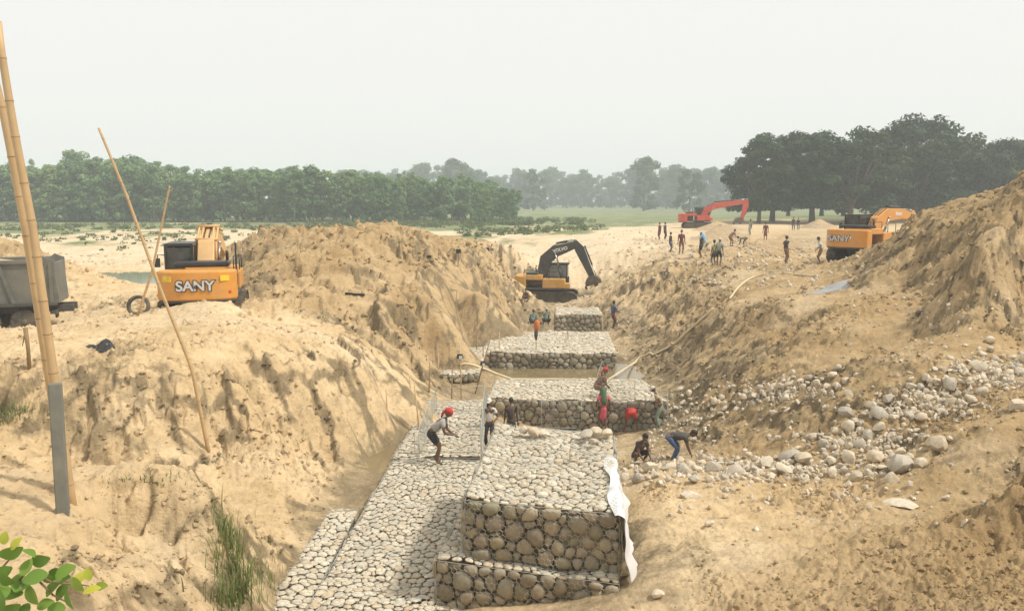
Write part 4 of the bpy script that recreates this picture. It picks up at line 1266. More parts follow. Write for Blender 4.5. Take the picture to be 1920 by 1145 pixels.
def clump_crown(rng, blobs, nleaf, lsize, aspect=.55):
    """leaf-sized faces through the volume of many overlapping clumps"""
    V = np.zeros((nleaf * 4, 3), np.float32); rv = np.zeros(nleaf * 4, np.float32)
    vol = np.array([b_[1] ** 2 for b_ in blobs]); vol = vol / vol.sum()
    g = np.random.default_rng(rng.randrange(1 << 30))
    which = g.choice(len(blobs), nleaf, p=vol)
    C = np.array([b_[0] for b_ in blobs])[which]; Rr = np.array([b_[1] for b_ in blobs])[which]; Fl = np.array([b_[2] for b_ in blobs])[which]
    shade = g.random(len(blobs))[which]
    d = g.normal(size=(nleaf, 3)); d /= np.linalg.norm(d, axis=1)[:, None]
    rad = g.random(nleaf) ** .38
    p = C + d * (Rr * rad)[:, None] * np.stack([np.ones(nleaf), np.ones(nleaf), Fl], 1)
    # orientation: mostly facing outwards and up
    nrm = d + np.array([0, 0, .8]) + g.normal(size=(nleaf, 3)) * .6
    nrm /= np.linalg.norm(nrm, axis=1)[:, None]
    a = np.cross(nrm, g.normal(size=(nleaf, 3))); a /= np.linalg.norm(a, axis=1)[:, None]
    b_ = np.cross(nrm, a)
    s = lsize * g.uniform(.6, 1.3, nleaf)[:, None]
    V[0::4] = p - a * s; V[1::4] = p + b_ * s * aspect; V[2::4] = p + a * s; V[3::4] = p - b_ * s * aspect
    r = np.clip(.6 * shade + .4 * g.random(nleaf), 0, 1)
    rv = np.repeat(r, 4)
    Fq = np.arange(nleaf * 4).reshape(-1, 4)
    return V, Fq, rv
def tree_protos(kind, n, seed):
    out_ = []
    rng = random.Random(seed)
    for i in range(n):
        blobs = []; limbs = MB()
        if kind == 'plantation':            # slender, crown from a third of the height, about 12 m
            Ht = rng.uniform(10.5, 13.5); h0 = Ht * rng.uniform(.05, .17); wf = rng.uniform(.75, 1.35)
            for k in range(40):
                f = rng.random()
                hz = h0 + (Ht - h0) * f
                rr = 3.3 * wf * (1 - .5 * f) * math.sqrt(rng.random()); a = rng.random() * 6.28
                blobs.append(((rr * math.cos(a), rr * math.sin(a), hz), rng.uniform(.6, 1.35), rng.uniform(.5, .8)))
            nl, ls, mat, bk = 2800, .30, 'foliage_plantation', 'bark_pale'
            limbs.tube([(0, 0, -.3), (.1, .05, Ht * .4), (.15, 0, Ht * .85)], [.18, .13, .03], 7)
            for k in range(7):
                a = rng.random() * 6.28; z0 = rng.uniform(h0 * .9, Ht * .7)
                limbs.tube([(.1, 0, z0), (1.6 * math.cos(a), 1.6 * math.sin(a), z0 + 1.3)], [.06, .02], 5)
        elif kind == 'spreading':           # broad dark crown on a short trunk
            Ht = rng.uniform(15, 19); h0 = Ht * rng.uniform(.16, .22)
            nl, ls, mat, bk = 10500, .36, 'foliage_dark', 'bark'
            forks = []
            limbs.tube([(0, 0, -.5), (.1, 0, h0 * .6), (.15, .1, h0 * 1.1)], [.6, .45, .4], 9)
            for k in range(8):
                a = k * .785 + rng.uniform(-.3, .3); rr = rng.uniform(3.0, 6.0); zt = rng.uniform(.5, .86) * Ht
                limbs.tube([(.15, .1, h0 * rng.uniform(.8, 1.05)), (rr * .5 * math.cos(a), rr * .5 * math.sin(a), (h0 + zt) * .5), (rr * math.cos(a), rr * math.sin(a), zt)], [.28, .17, .05], 6)
                forks.append((rr * math.cos(a), rr * math.sin(a), zt))
            for k in range(105):
                f = rng.random(); a = rng.random() * 6.28
                prof = math.sin(math.pi * (.24 + .72 * f)) ** .6
                rr = 8.6 * prof * math.sqrt(rng.uniform(.12, 1))
                zz = h0 * .9 + (Ht - h0 * .9) * (f + rng.uniform(-.05, .07))
                blobs.append(((rr * math.cos(a), rr * math.sin(a), zz), rng.uniform(1.0, 2.1), rng.uniform(.45, .7)))
        else:                               # far, tall rounded crowns reaching low
            Ht = rng.uniform(17, 26); h0 = Ht * .08
            nl, ls, mat, bk = 2600, .62, 'foliage_far', 'bark'
            limbs.tube([(0, 0, -.5), (0, 0, Ht * .6)], [.5, .2], 6)
            for k in range(34):
                f = rng.random(); a = rng.random() * 6.28
                rr = 7.5 * math.sin(math.pi * (.22 + .74 * f)) ** .6 * math.sqrt(rng.random())
                blobs.append(((rr * math.cos(a), rr * math.sin(a), h0 + (Ht - h0) * f), rng.uniform(1.2, 2.6), .75))
        V, Fq, rv = clump_crown(rng, blobs, nl, ls)
        cm = np_mesh('crown', V, Fq, [mat], False, {'rnd': rv})
        tm = limbs.mesh('trunk', [bk], True)
        out_.append((cm, tm, Ht))
    return out_
def plant_tree(proto, x_, y_, name, label, group, rng, s=1.0, zoff=0.0, height=None):
    cm, tm, Ht = proto
    if height: s = height / Ht
    o = empty(name, (x_, y_, ground_z(x_, y_) - .1 + zoff), rng.random() * 6.28, label, 'tree', group)
    o.scale = (s * rng.uniform(.9, 1.12), s * rng.uniform(.9, 1.12), s)
    link('crown', cm, o); link('trunk', tm, o)
    return o
rng = random.Random(77)
PL = tree_protos('plantation', 11, 1); SPD = tree_protos('spreading', 7, 2); FARP = tree_protos('far', 6, 3)
def skyline(table, u):
    for i in range(len(table) - 1):
        if table[i][0] <= u <= table[i + 1][0]:
            k = (u - table[i][0]) / (table[i + 1][0] - table[i][0])
            return table[i][1] + (table[i + 1][1] - table[i][1]) * k
    return table[-1][1] if u > table[-1][0] else table[0][1]
# plantation on the left: front row, then rows behind it
topL = [(-200, 305), (0, 312), (60, 308), (140, 312), (210, 300), (290, 305), (380, 318), (520, 312), (640, 322), (760, 328), (860, 335), (960, 352), (1000, 365)]
for row, (d0, n_) in enumerate(((186, 62), (196, 52), (208, 44), (224, 36))):
    for i in range(n_):
        u = -190 + (1170 - row * 12) * (i + rng.uniform(.15, .85)) / n_
        if u > 985 - row * 14: continue
        d = d0 + rng.uniform(-4, 4) + max(0, u - 600) * .03
        x_ = (u - 960) / FPX * d
        top = skyline(topL, u) + rng.uniform(-5, 10)
        zt = CAM_Z + (375 - top) / FPX * d
        g = ground_z(x_, d)
        plant_tree(rng.choice(PL), x_, d, 'plantation_tree', 'slender green tree standing in the plantation wood on the left plain', 'trees of the left plantation', rng, height=(zt - g) * rng.uniform(.8, 1.06))
# taller ones sticking out
for u, top, d, lab in ((152, 288, 215, 'tallest tree poking above the left plantation, between the two leaning poles'), (175, 297, 214, 'tree right beside the tallest one above the left plantation'), (232, 297, 200, 'tall rounded tree behind the long thin pole in the plantation'), (262, 299, 206, 'tall tree between the long thin pole and the short pole'), (62, 298, 240, 'domed tree behind the stout bamboo poles, above the plantation'), (300, 306, 236, 'pale tree top behind the tip of the short leaning pole')):
    x_ = (u - 960) / FPX * d
    plant_tree(rng.choice(PL), x_, d, 'plantation_tree', lab, 'taller trees of the left plantation', rng, height=CAM_Z + (375 - top) / FPX * d - ground_z(x_, d))
# end of the plantation: two separate darker trees
for u, top, d, lab in ((905, 340, 182, 'dark green tree standing free near the right end of the plantation'), (955, 352, 186, 'rounded tree at the right end of the plantation wood')):
    x_ = (u - 960) / FPX * d
    plant_tree(PL[2], x_, d, 'plantation_tree', lab, None, rng, height=CAM_Z + (375 - top) / FPX * d - ground_z(x_, d))
# hazy wood in the far middle
topF = [(640, 322), (700, 318), (760, 322), (800, 312), (860, 302), (900, 318), (930, 325), (1000, 318), (1080, 322), (1150, 328), (1200, 305), (1240, 312), (1300, 318), (1360, 325), (1420, 330), (1500, 340)]
for row, (d0, n_) in enumerate(((520, 28), (580, 28), (660, 28))):
    for i in range(n_):
        u = 640 + 860 * (i + rng.uniform(.1, .9)) / n_
        d = d0 + rng.uniform(-15, 15) - max(0, u - 1180) * .5
        x_ = (u - 960) / FPX * d
        zt = CAM_Z + (375 - skyline(topF, u) - rng.uniform(-3, 14)) / FPX * d
        plant_tree(rng.choice(FARP), x_, d, 'far_tree', 'pale hazy tree in the distant wood behind the river plain', 'hazy trees of the distant wood', rng, height=zt - ground_z(x_, d))
for u, top, d, lab in ((1205, 302, 380, 'tall rounded hazy tree standing out in the middle of the distant wood'), (858, 298, 430, 'hazy tree with a layered top, highest of the distant wood behind the plantation'),
                       (1000, 318, 400, 'broad hazy tree right of the plantation end in the distant wood'), (1290, 318, 330, 'hazy rounded tree behind the cab of the red excavator')):
    x_ = (u - 960) / FPX * d
    plant_tree(rng.choice(FARP), x_, d, 'far_tree', lab, None, rng, height=CAM_Z + (375 - top) / FPX * d - ground_z(x_, d))
# big dark trees on the right
for u, top, d, pi_, lab in ((1420, 268, 142, 0, 'broad dark tree with two trunks at the left end of the right-hand grove'),
                            (1445, 262, 150, 1, 'dark spreading tree second from the left in the right-hand grove'),
                            (1520, 258, 146, 2, 'dark spreading tree left of the middle of the right-hand grove'),
                            (1590, 256, 140, 3, 'large dark tree behind the black cab of the right excavator'),
                            (1650, 262, 152, 4, 'dark tree behind the boom of the right excavator'),
                            (1712, 236, 150, 5, 'tallest dark tree of the right-hand grove with a domed top'),
                            (1765, 262, 160, 6, 'dark tree just right of the tallest in the grove'),
                            (1815, 290, 158, 1, 'lower dark tree in the dip of the right-hand grove skyline'),
                            (1870, 272, 150, 2, 'dark tree near the right edge rising behind the spoil heap'),
                            (1930, 270, 152, 3, 'dark tree cut by the right edge of the picture'),
                            (2010, 265, 158, 0, 'dark tree beyond the right edge of the picture')):
    x_ = (u - 960) / FPX * d
    plant_tree(SPD[pi_], x_, d, 'spreading_tree', lab, 'dark trees of the right-hand grove', rng, height=CAM_Z + (375 - top) / FPX * d - ground_z(x_, d))
for i in range(12):     # second row closes the gaps
    u = 1480 + 48 * i + rng.uniform(-12, 12); d = rng.uniform(178, 215); x_ = (u - 960) / FPX * d
    plant_tree(rng.choice(SPD), x_, d, 'spreading_tree', 'tree in the back row of the right-hand grove, seen between the front trees', 'back-row trees of the right-hand grove', rng, height=CAM_Z + (375 - rng.uniform(285, 310)) / FPX * d - ground_z(x_, d))
# low scrub over the river plain
def scrub(name, rects, label, seed, mat='foliage_scrub'):
    g = random.Random(seed); blobs = []
    for u0, u1, v0, v1, n_, r0, r1 in rects:
        for _ in range(n_):
            u, v = g.uniform(u0, u1), g.uniform(v0, v1)
            r = ray(u, v); tt = (-1.0 - CAM_Z) / r.z
            x_, y_ = r.x * tt, r.y * tt
            rr = g.uniform(r0, r1)
            z_ = ground_z(x_, y_)
            for _k in range(2):
                blobs.append(((x_ + g.gauss(0, rr), y_ + g.gauss(0, rr), z_ + rr * .35), rr, .7))
    V, Fq, rv = clump_crown(g, blobs, len(blobs) * 34, .17)
    o = link(name, np_mesh(name, V, Fq, [mat], False, {'rnd': rv}))
    tagp(o, label, 'scrub', None, 'stuff')
scrub('scrub', [(700, 1100, 413, 424, 150, .5, 1.1), (560, 900, 417, 426, 80, .4, .9), (860, 1130, 422, 445, 150, .25, .6), (0, 700, 421, 432, 130, .3, .8), (0, 480, 430, 452, 90, .2, .5), (150, 420, 440, 470, 40, .15, .4)],
      'low green bushes and weeds covering the river plain', 5)
# tall dry-green grass on the flank of the left berm
def grass_clump(name, spots, label, seed, hmin, hmax, n_):
    g = random.Random(seed); V = []; Fq = []; rv = []
    for s_ in range(n_):
        cu_, cv_, su, sv = g.choice(spots)
        p = ground_hit(g.gauss(cu_, su), g.gauss(cv_, sv))
        h_ = g.uniform(hmin, hmax); a = g.random() * 6.28; lean = g.uniform(.1, .7) * h_
        wv = Vector((math.cos(a + 1.57), math.sin(a + 1.57), 0)) * g.uniform(.004, .009)
        dv = Vector((math.cos(a), math.sin(a), 0))
        b0 = len(V)
        for k in range(4):
            f = k / 3
            c_ = p + dv * lean * f * f + Vector((0, 0, h_ * f * (1 - .25 * f)))
            V += [c_ - wv * (1 - f * .9), c_ + wv * (1 - f * .9)]
        r_ = g.random() * .8
        rv += [r_] * 8
        for k in range(3): Fq.append((b0 + 2 * k, b0 + 2 * k + 1, b0 + 2 * k + 3, b0 + 2 * k + 2))
    o = link(name, np_mesh(name, np.array([tuple(q) for q in V]), np.array(Fq), ['grass_green'], False, {'rnd': rv}))
    tagp(o, label, 'grass', None, 'stuff')
grass_clump('grass', [(430, 1010, 14, 26), (445, 1050, 24, 28), (460, 1100, 30, 20), (430, 1130, 20, 10), (485, 1090, 24, 20)], 'tuft of long green grass on the flank of the left berm', 61, .2, .5, 520)
grass_clump('grass', [(35, 770, 25, 6), (10, 785, 20, 6)], 'patch of green grass on the cliff at the left edge', 62, .15, .4, 260)
grass_clump('grass', [(280, 900, 40, 6)], 'sparse thin grass stalks on the small sand terrace', 63, .04, .1, 60)

# leafy branch in the bottom left corner
LV = [(30, 1018, 12, 60), (55, 1035, 14, -30), (20, 1035, 20, 20), (75, 1050, 17, 10), (50, 1062, 15, 80), (5, 1072, 16, 30), (10, 1085, 17, -20), (35, 1090, 18, 100), (65, 1082, 20, 200), (85, 1080, 18, 160),
      (110, 1078, 20, -10), (122, 1070, 18, 30), (100, 1100, 18, 250), (60, 1115, 19, -60), (40, 1105, 18, 220), (20, 1115, 20, 190), (5, 1105, 16, 130), (0, 1125, 18, 100), (130, 1125, 18, -70), (115, 1110, 16, 240),
      (150, 1082, 14, 80), (145, 1095, 15, -50), (165, 1075, 11, 110), (172, 1105, 14, 20), (190, 1098, 11, 5), (105, 1140, 16, 180), (85, 1132, 15, 20), (20, 1140, 16, 20), (45, 1145, 14, 250), (8, 1008, 11, 80)]
pb = Vector((-2.75, 3.3, ground_z(-2.75, 3.3)))
plant = empty('leafy_plant', pb, 0, 'bright green leafy branch in the bottom left corner', 'plant')
g = random.Random(3)
mb = MB()
def pl(u, v, d): return PD(u, v, d) - pb
main = [Vector((0, 0, 0)), Vector((.15, -.05, .35)), pl(-40, 1160, 3.0), pl(30, 1095, 2.95), pl(70, 1078, 2.9), pl(100, 1092, 2.9), pl(150, 1095, 2.88), pl(182, 1100, 2.88)]
mb.tube(main, [.012, .01, .008, .006, .005, .004, .003, .002], 6)
mb.tube([pl(-40, 1160, 3.0), pl(-10, 1080, 3.0), pl(20, 1045, 3.0), pl(32, 1015, 3.0)], [.006, .005, .004, .002], 5)
mb.tube([pl(30, 1095, 2.95), pl(50, 1070, 2.93), pl(60, 1055, 2.93)], [.005, .004, .002], 5)
mb.tube([pl(70, 1085, 2.9), pl(100, 1115, 2.9), pl(130, 1130, 2.9)], [.005, .004, .002], 5)
mb.build('stem', 'twig', plant, True)
for (u, v, r_, ang) in LV:
    L_ = r_ / FPX * 2.9 * 1.15
    c_ = pl(u, v, 2.9 + g.uniform(-.08, .08))
    out2 = []
    nseg = 6
    vs = []; fs = []
    for k in range(nseg + 1):
        f = k / nseg
        w = .80 * L_ * math.sin(math.pi * min(1, f * .93 + .04)) ** .75 * (1 - .25 * f)
        bend = -.25 * L_ * (f - .5) ** 2 * 2
        xx = (f - .5) * 2 * L_
        vs += [(xx, -w, bend + .22 * w), (xx, 0, bend), (xx, w, bend + .22 * w)]
    for k in range(nseg):
        for q in (0, 1):
            fs.append((3 * k + q, 3 * k + q + 1, 3 * k + q + 4, 3 * k + q + 3))
    me = bpy.data.meshes.new('leaf'); me.from_pydata(vs, [], fs); me.materials.append(MATS['leaf_bright'])
    me.polygons.foreach_set('use_smooth', [True] * len(fs))
    a = me.attributes.new('rnd', 'FLOAT', 'POINT'); a.data.foreach_set('value', [min(1, max(0, (.9 if u > 140 or v < 1030 else .3) + g.uniform(-.25, .2)))] * len(vs))
    o = link('leaf', me, plant, c_)
    # blade turned to the light, tip direction in the picture given by ang
    M = Matrix.Rotation(R(-ang), 3, 'Y').to_4x4()
    tilt = Matrix.Rotation(g.uniform(-.9, .9), 4, 'X')
    face = Matrix.Rotation(R(-60 + g.uniform(-25, 25)), 4, 'X')
    o.rotation_euler = (face.inverted() @ Matrix.Rotation(R(ang), 4, 'Z') @ tilt).to_euler()
# ================================================================== PEOPLE
plain('skin_brown', (.13, .07, .042), .55, 0, .12, 12)
plain('hair_black', (.012, .010, .009), .6, 0, .3, 20)
plain('eye_white', (.6, .58, .54), .3)
CL = {'white': (.62, .60, .55), 'grey': (.36, .36, .34), 'black': (.022, .022, .024), 'red': (.50, .035, .03), 'pink': (.62, .10, .16), 'green': (.06, .15, .07), 'tan': (.42, .34, .21), 'brown': (.20, .115, .07),
      'blue': (.055, .09, .22), 'teal': (.10, .24, .21), 'denim': (.06, .10, .20), 'maroon': (.17, .05, .045), 'olive': (.17, .18, .09), 'lightblue': (.28, .45, .62), 'dark': (.05, .045, .042), 'orange': (.55, .16, .04), 'yellowgreen': (.38, .38, .16), 'sage': (.24, .29, .22), 'navy': (.03, .035, .06)}
for k_, c_ in CL.items():
    plain('cloth_' + k_, c_, .9, 0, .2, 9, .12, bmp=.25, dirtcol=(.4, .32, .22))
tmp_scene = bpy.data.scenes.new('workshop')
def skin_mesh(verts, edges, radii, sub=1):
    me = bpy.data.meshes.new('s'); me.from_pydata([tuple(v) for v in verts], edges, [])
    o = bpy.data.objects.new('s', me); tmp_scene.collection.objects.link(o)
    o.modifiers.new('skin', 'SKIN').use_smooth_shade = True
    ss = o.modifiers.new('sub', 'SUBSURF'); ss.levels = sub; ss.render_levels = sub
    for i, r_ in enumerate(radii):
        me.skin_vertices[0].data[i].radius = (r_, r_) if not isinstance(r_, tuple) else r_
    me.skin_vertices[0].data[0].use_root = True
    with bpy.context.temp_override(scene=tmp_scene, view_layer=tmp_scene.view_layers[0]):
        dg = bpy.context.evaluated_depsgraph_get()
        dg.update()
    res = bpy.data.meshes.new_from_object(o.evaluated_get(dg))
    bpy.data.objects.remove(o); bpy.data.meshes.remove(me)
    return res
def ik(a, b2, l1, l2, pole):
    d = b2 - a; L_ = d.length
    if L_ > (l1 + l2) * .995:
        b2 = a + d.normalized() * (l1 + l2) * .995; d = b2 - a; L_ = d.length
    c_ = (l1 * l1 + L_ * L_ - l2 * l2) / (2 * L_)
    h_ = math.sqrt(max(l1 * l1 - c_ * c_, 0))
    dn = d.normalized(); pp = pole - dn * pole.dot(dn)
    if pp.length < 1e-4: pp = Vector((0, 0, 1))
    return a + dn * c_ + pp.normalized() * h_, b2
def person(label, loc, rz, pose, shirt='grey', lower=('shorts', 'black'), head=None, height=1.65, group=None, sleeves=True, bare=False, extra=None):
    """pose: pelvis (x,z), lean, head lean (degrees from upright), feet, hands; all for a 1.65 m figure facing +x"""
    pv = Vector((pose.get('pelvis', (0, .88))[0], 0, pose.get('pelvis', (0, .88))[1]))
    le = R(pose.get('lean', 3)); hl = R(pose.get('head', 0))
    td = Vector((math.sin(le), 0, math.cos(le)))
    waist = pv + td * .14; chest = pv + td * .36; neckb = pv + td * .50
    ld = Vector((math.sin(le * .45 + hl), 0, math.cos(le * .45 + hl)))
    headb = neckb + ld * .085; headc = neckb + ld * .20
    sh = [pv + td * .455 + Vector((0, s_ * .165, 0)) for s_ in (1, -1)]
    hip = [pv + Vector((0, s_ * .085, -.03)) - td * .02 for s_ in (1, -1)]
    ft = pose.get('feet', [(.03, .10), (-.03, -.10)])
    ank, knee, toe = [], [], []
    for i, s_ in enumerate((1, -1)):
        f = ft[i]; fz = f[2] if len(f) > 2 else 0
        k_, a_ = ik(hip[i], Vector((f[0], f[1], fz + .075)), .42, .40, Vector((1, s_ * pose.get('splay', .15), .15)))
        knee.append(k_); ank.append(a_); toe.append(a_ + Vector((.15, s_ * .03, -.045)))
    hd = pose.get('hands', [(.06, .24, .80), (.06, -.24, .80)])
    elb, wri = [], []
    for i, s_ in enumerate((1, -1)):
        k_, a_ = ik(sh[i], Vector(hd[i]), .28, .25, Vector(pose.get('elbow', (-.8, s_ * .5, -.3))))
        elb.append(k_); wri.append(a_)
    V = [pv, waist, chest, neckb, headb, sh[0], elb[0], wri[0], sh[1], elb[1], wri[1], hip[0], knee[0], ank[0], toe[0], hip[1], knee[1], ank[1], toe[1]]
    E = [(0, 1), (1, 2), (2, 3), (3, 4), (2, 5), (5, 6), (6, 7), (2, 8), (8, 9), (9, 10), (0, 11), (11, 12), (12, 13), (13, 14), (0, 15), (15, 16), (16, 17), (17, 18)]
    Rr = [.115, .105, .125, .06, .05, .062, .043, .028, .062, .043, .028, .082, .056, .037, .036, .082, .056, .037, .036]
    me = skin_mesh(V, E, Rr)
    bm = bmesh.new(); bm.from_mesh(me); bpy.data.meshes.remove(me)
    mb = MB()
    # head with brow, nose, jaw and ears
    yq = Matrix.Rotation(le * .45 + hl, 3, 'Y') @ Matrix.Rotation(R(pose.get('turn', 0)), 3, 'Z')
    def hf(p, d):
        q = p.copy()
        if d.z < 0: q.x *= 1 - .12 * (-d.z); q.y *= 1 - .30 * (-d.z)
        if d.x > .85 and abs(d.y) < .3: q.x += .022 * max(0, 1 - abs(d.z + .08) / .28)
        if d.x > .75 and d.z < -.5: q.x += .008
        return q
    mb.m = 0; mb.ball(headc, (.098, .076, .118), 14, 12, yq, hf)
    for s_ in (1, -1):
        mb.ball(headc + yq @ Vector((-.005, s_ * .076, -.005)), (.020, .010, .030), 6, 5, yq)
    mb.m = 1
    for s_ in (1, -1):
        mb.ball(headc + yq @ Vector((.084, s_ * .032, .012)), (.011, .014, .009), 6, 5, yq)
    mb.m = 2
    for s_ in (1, -1):
        mb.ball(headc + yq @ Vector((.092, s_ * .032, .012)), .006, 6, 4)
    mb.ball(headc + yq @ Vector((.086, 0, -.055)), (.008, .024, .006), 8, 4, yq)
    # hands: palm, four unequal bent fingers, thumb from the side of the palm
    mb.m = 0
    for i, s_ in enumerate((1, -1)):
        fd = (wri[i] - elb[i]).normalized()
        sd = Vector((0, 1, 0)) - fd * fd.y
        if sd.length < .2: sd = Vector((1, 0, 0)) - fd * fd.x
        sd.normalize(); nd = fd.cross(sd)
        Mh = Matrix((fd, sd, nd)).transposed()
        mb.ball(wri[i] + fd * .05, (.055, .038, .018), 8, 6, Mh)
        for k in range(4):
            o_ = wri[i] + fd * .09 + sd * (-.027 + .018 * k)
            Lf = (.062, .074, .068, .052)[k]
            mb.tube([o_, o_ + fd * Lf * .5 + nd * .008 * s_, o_ + fd * Lf * .85 + nd * .035 * s_], [.0085, .008, .006], 5)
        o_ = wri[i] + fd * .03 + sd * .034 * s_
        mb.tube([o_, o_ + fd * .03 + sd * .022 * s_, o_ + fd * .062 + sd * .020 * s_], [.010, .009, .007], 5)
    m2 = mb.mesh('h', ['skin_brown', 'eye_white', 'hair_black'], True)
    nb = len(bm.faces)
    bm.from_mesh(m2); bpy.data.meshes.remove(m2)
    me = bpy.data.meshes.new('person'); bm.to_mesh(me); bm.free()
    for q in ('skin_brown', 'eye_white', 'hair_black'): me.materials.append(MATS[q])
    me.polygons.foreach_set('use_smooth', [True] * len(me.polygons))
    o = link('person', me)
    o.location = loc; o.rotation_euler = (0, 0, rz); o.scale = (height / 1.65,) * 3
    tagp(o, label, 'person', group)
    def wear(nm, verts, edges, radii, mat):
        m_ = skin_mesh(verts, edges, radii); m_.name = nm
        m_.materials.clear(); m_.materials.append(MATS[mat])
        m_.polygons.foreach_set('use_smooth', [True] * len(m_.polygons))
        return link(nm, m_, o)
    if not bare:
        vs_ = [pv + td * .02, waist, chest, neckb - td * .015, sh[0], sh[0].lerp(elb[0], .55 if sleeves else .05), sh[1], sh[1].lerp(elb[1], .55 if sleeves else .05)]
        wear('shirt', vs_, [(0, 1), (1, 2), (2, 3), (2, 4), (4, 5), (2, 6), (6, 7)], [.135, .128, .142, .072, .078, .066, .078, .066], 'cloth_' + shirt)
    kind_, lc = lower
    if kind_ == 'shorts':
        wear('shorts', [pv + td * .09, pv, hip[0], hip[0].lerp(knee[0], .82), hip[1], hip[1].lerp(knee[1], .82)], [(0, 1), (1, 2), (2, 3), (1, 4), (4, 5)], [.125, .132, .098, .086, .098, .086], 'cloth_' + lc)
    elif kind_ == 'trousers':
        wear('trousers', [pv + td * .09, pv, hip[0], knee[0], knee[0].lerp(ank[0], .9), hip[1], knee[1], knee[1].lerp(ank[1], .9)], [(0, 1), (1, 2), (2, 3), (3, 4), (1, 5), (5, 6), (6, 7)], [.122, .130, .096, .072, .062, .096, .072, .062], 'cloth_' + lc)
    else:   # wrapped cloth to the knees
        mk = (knee[0] + knee[1]) / 2; ma = mk.lerp((ank[0] + ank[1]) / 2, .25)
        wear('wrap', [pv + td * .10, pv, pv.lerp(mk, .5), ma], [(0, 1), (1, 2), (2, 3)], [.128, .15, .155, .16], 'cloth_' + lc)
    hk, hc = head if head else ('hair', None)
    mb = MB()
    if hk == 'hair':
        def cap(p, d):
            return p * (1.0 if not (d.x > .35 and d.z < .42) and d.z > -.45 else .86)
        mb.ball(headc + yq @ Vector((-.006, 0, .012)), (.106, .084, .122), 12, 9, yq, cap)
        mb.build('hair', 'hair_black', o, True)
    elif hk == 'cap':
        mb.ball(headc + yq @ Vector((-.004, 0, .04)), (.108, .086, .095), 12, 8, yq, lambda p, d: Vector((p.x, p.y, max(p.z, -.012))))
        mb.ball(headc + yq @ Vector((.10, 0, .035)), (.075, .065, .010), 10, 5, yq)
        mb.build('cap', 'cloth_' + hc, o, True)
    elif hk == 'scarf':
        mb.ball(headc + yq @ Vector((-.01, 0, .035)), (.122, .104, .108), 12, 8, yq, lambda p, d: p * (1 + .06 * math.sin(9 * d.x + 7 * d.z)) if d.z > -.25 else Vector((p.x * .75, p.y * .9, p.z * .45)))
        mb.tube([headc + yq @ Vector((-.09, .02, .0)), headc + yq @ Vector((-.13, .03, -.10)), headc + yq @ Vector((-.11, .05, -.22))], [.045, .038, .02], 7)
        mb.build('headscarf', 'cloth_' + hc, o, True)
    elif hk == 'shawl':
        mb.tube([headc + yq @ Vector((-.01, 0, .10)), headc + yq @ Vector((-.03, 0, .0)), neckb + Vector((-.05, 0, 0)), chest + Vector((-.06, 0, -.02)), waist + Vector((-.08, 0, 0))], [.06, .108, .10, .14, .08], 10)
        mb.build('shawl', 'cloth_' + hc, o, True)
    if extra: extra(o, headc, wri, pv)
    return o
STAND = dict()
def stand(turn=0, hands=None, feet=None, lean=3, head=5):
    d = dict(turn=turn, lean=lean, head=head)
    if hands: d['hands'] = hands
    if feet: d['feet'] = feet
    return d
BEND = dict(pelvis=(-.10, .84), lean=48, head=8, hands=[(.48, .12, .74), (.50, -.10, .80)], feet=[(-.02, .09), (.06, -.09)])
STOOP = dict(pelvis=(-.18, .82), lean=98, head=20, hands=[(.42, .16, .22), (.40, -.16, .2)], feet=[(.02, .15), (-.04, -.15)])
SQUAT = dict(pelvis=(-.12, .26), lean=32, head=20, hands=[(.38, .12, .22), (.36, -.12, .2)], feet=[(.02, .14), (.0, -.14)], splay=.5)
def at(u, v, z): return P(u, v, z)
def facing(deg): return R(deg)     # 0 = to the right of the picture, 90 = away from the camera, 180 = left, 270 = towards the camera

person('man in pale grey shirt, black shorts and red headscarf bending over the wire net', at(816, 868, ZA + .06), facing(-5), BEND, 'grey', ('shorts', 'black'), ('scarf', 'red'), 1.72)
p = PD(918, 812, 25); person('man in white shirt and white cap standing half hidden at the wire panel', (p.x, 25, -3.92), facing(260), stand(0, [(.2, .2, 1.0), (.2, -.2, 1.0)]), 'white', ('trousers', 'navy'), ('cap', 'white'), 1.62)
p = PD(958, 800, 27); person('dark-haired man in dark shirt seen from behind, in front of the second gabion wall', (p.x, 27, -4.4), facing(85), stand(), 'dark', ('shorts', 'dark'), None, 1.62)
def basket_on_head(o, hc, wri, pv): pass
person('woman in pink tunic and green shawl standing before the second gabion wall', at(1131, 806, -4.38), facing(95), stand(0, [(.15, .25, .95), (.1, -.25, .85)]), 'pink', ('wrap', 'pink'), ('shawl', 'green'), 1.55)
person('person in brown shirt and red headscarf crouching on the second gabion wall', at(1122, 742, Zs + .06), facing(8), dict(pelvis=(-.1, .42), lean=42, head=-5, hands=[(.42, .12, .35), (.4, -.12, .3)], feet=[(.1, .13), (-.02, -.13)], splay=.3), 'brown', ('trousers', 'brown'), ('scarf', 'red'), 1.62)
person('worker in red shorts bent double, seen from behind', at(1183, 809, -4.4), facing(82), dict(STOOP, feet=[(.0, .24), (.0, -.24)]), 'red', ('shorts', 'red'), None, 1.62)
person('man in tan shirt and white cap leaning at the second gabion wall right end', at(1238, 804, -4.3), facing(172), stand(0, [(.25, .2, 1.05), (.22, -.2, 1.0)], None, 22, 25), 'tan', ('trousers', 'sage'), ('cap', 'white'), 1.62)
person('crouching person with black hair and dark shirt among the boulders', at(1198, 868, -3.45), facing(300), SQUAT, 'dark', ('shorts', 'dark'), None, 1.62)
person('man in dark shirt and blue trousers stooping over the boulders', at(1263, 866, -3.45), facing(-6), dict(pelvis=(-.15, .76), lean=88, head=25, hands=[(.5, .14, .2), (.48, -.14, .22)], feet=[(.0, .12), (-.08, -.12)]), 'dark', ('trousers', 'denim'), None, 1.66)
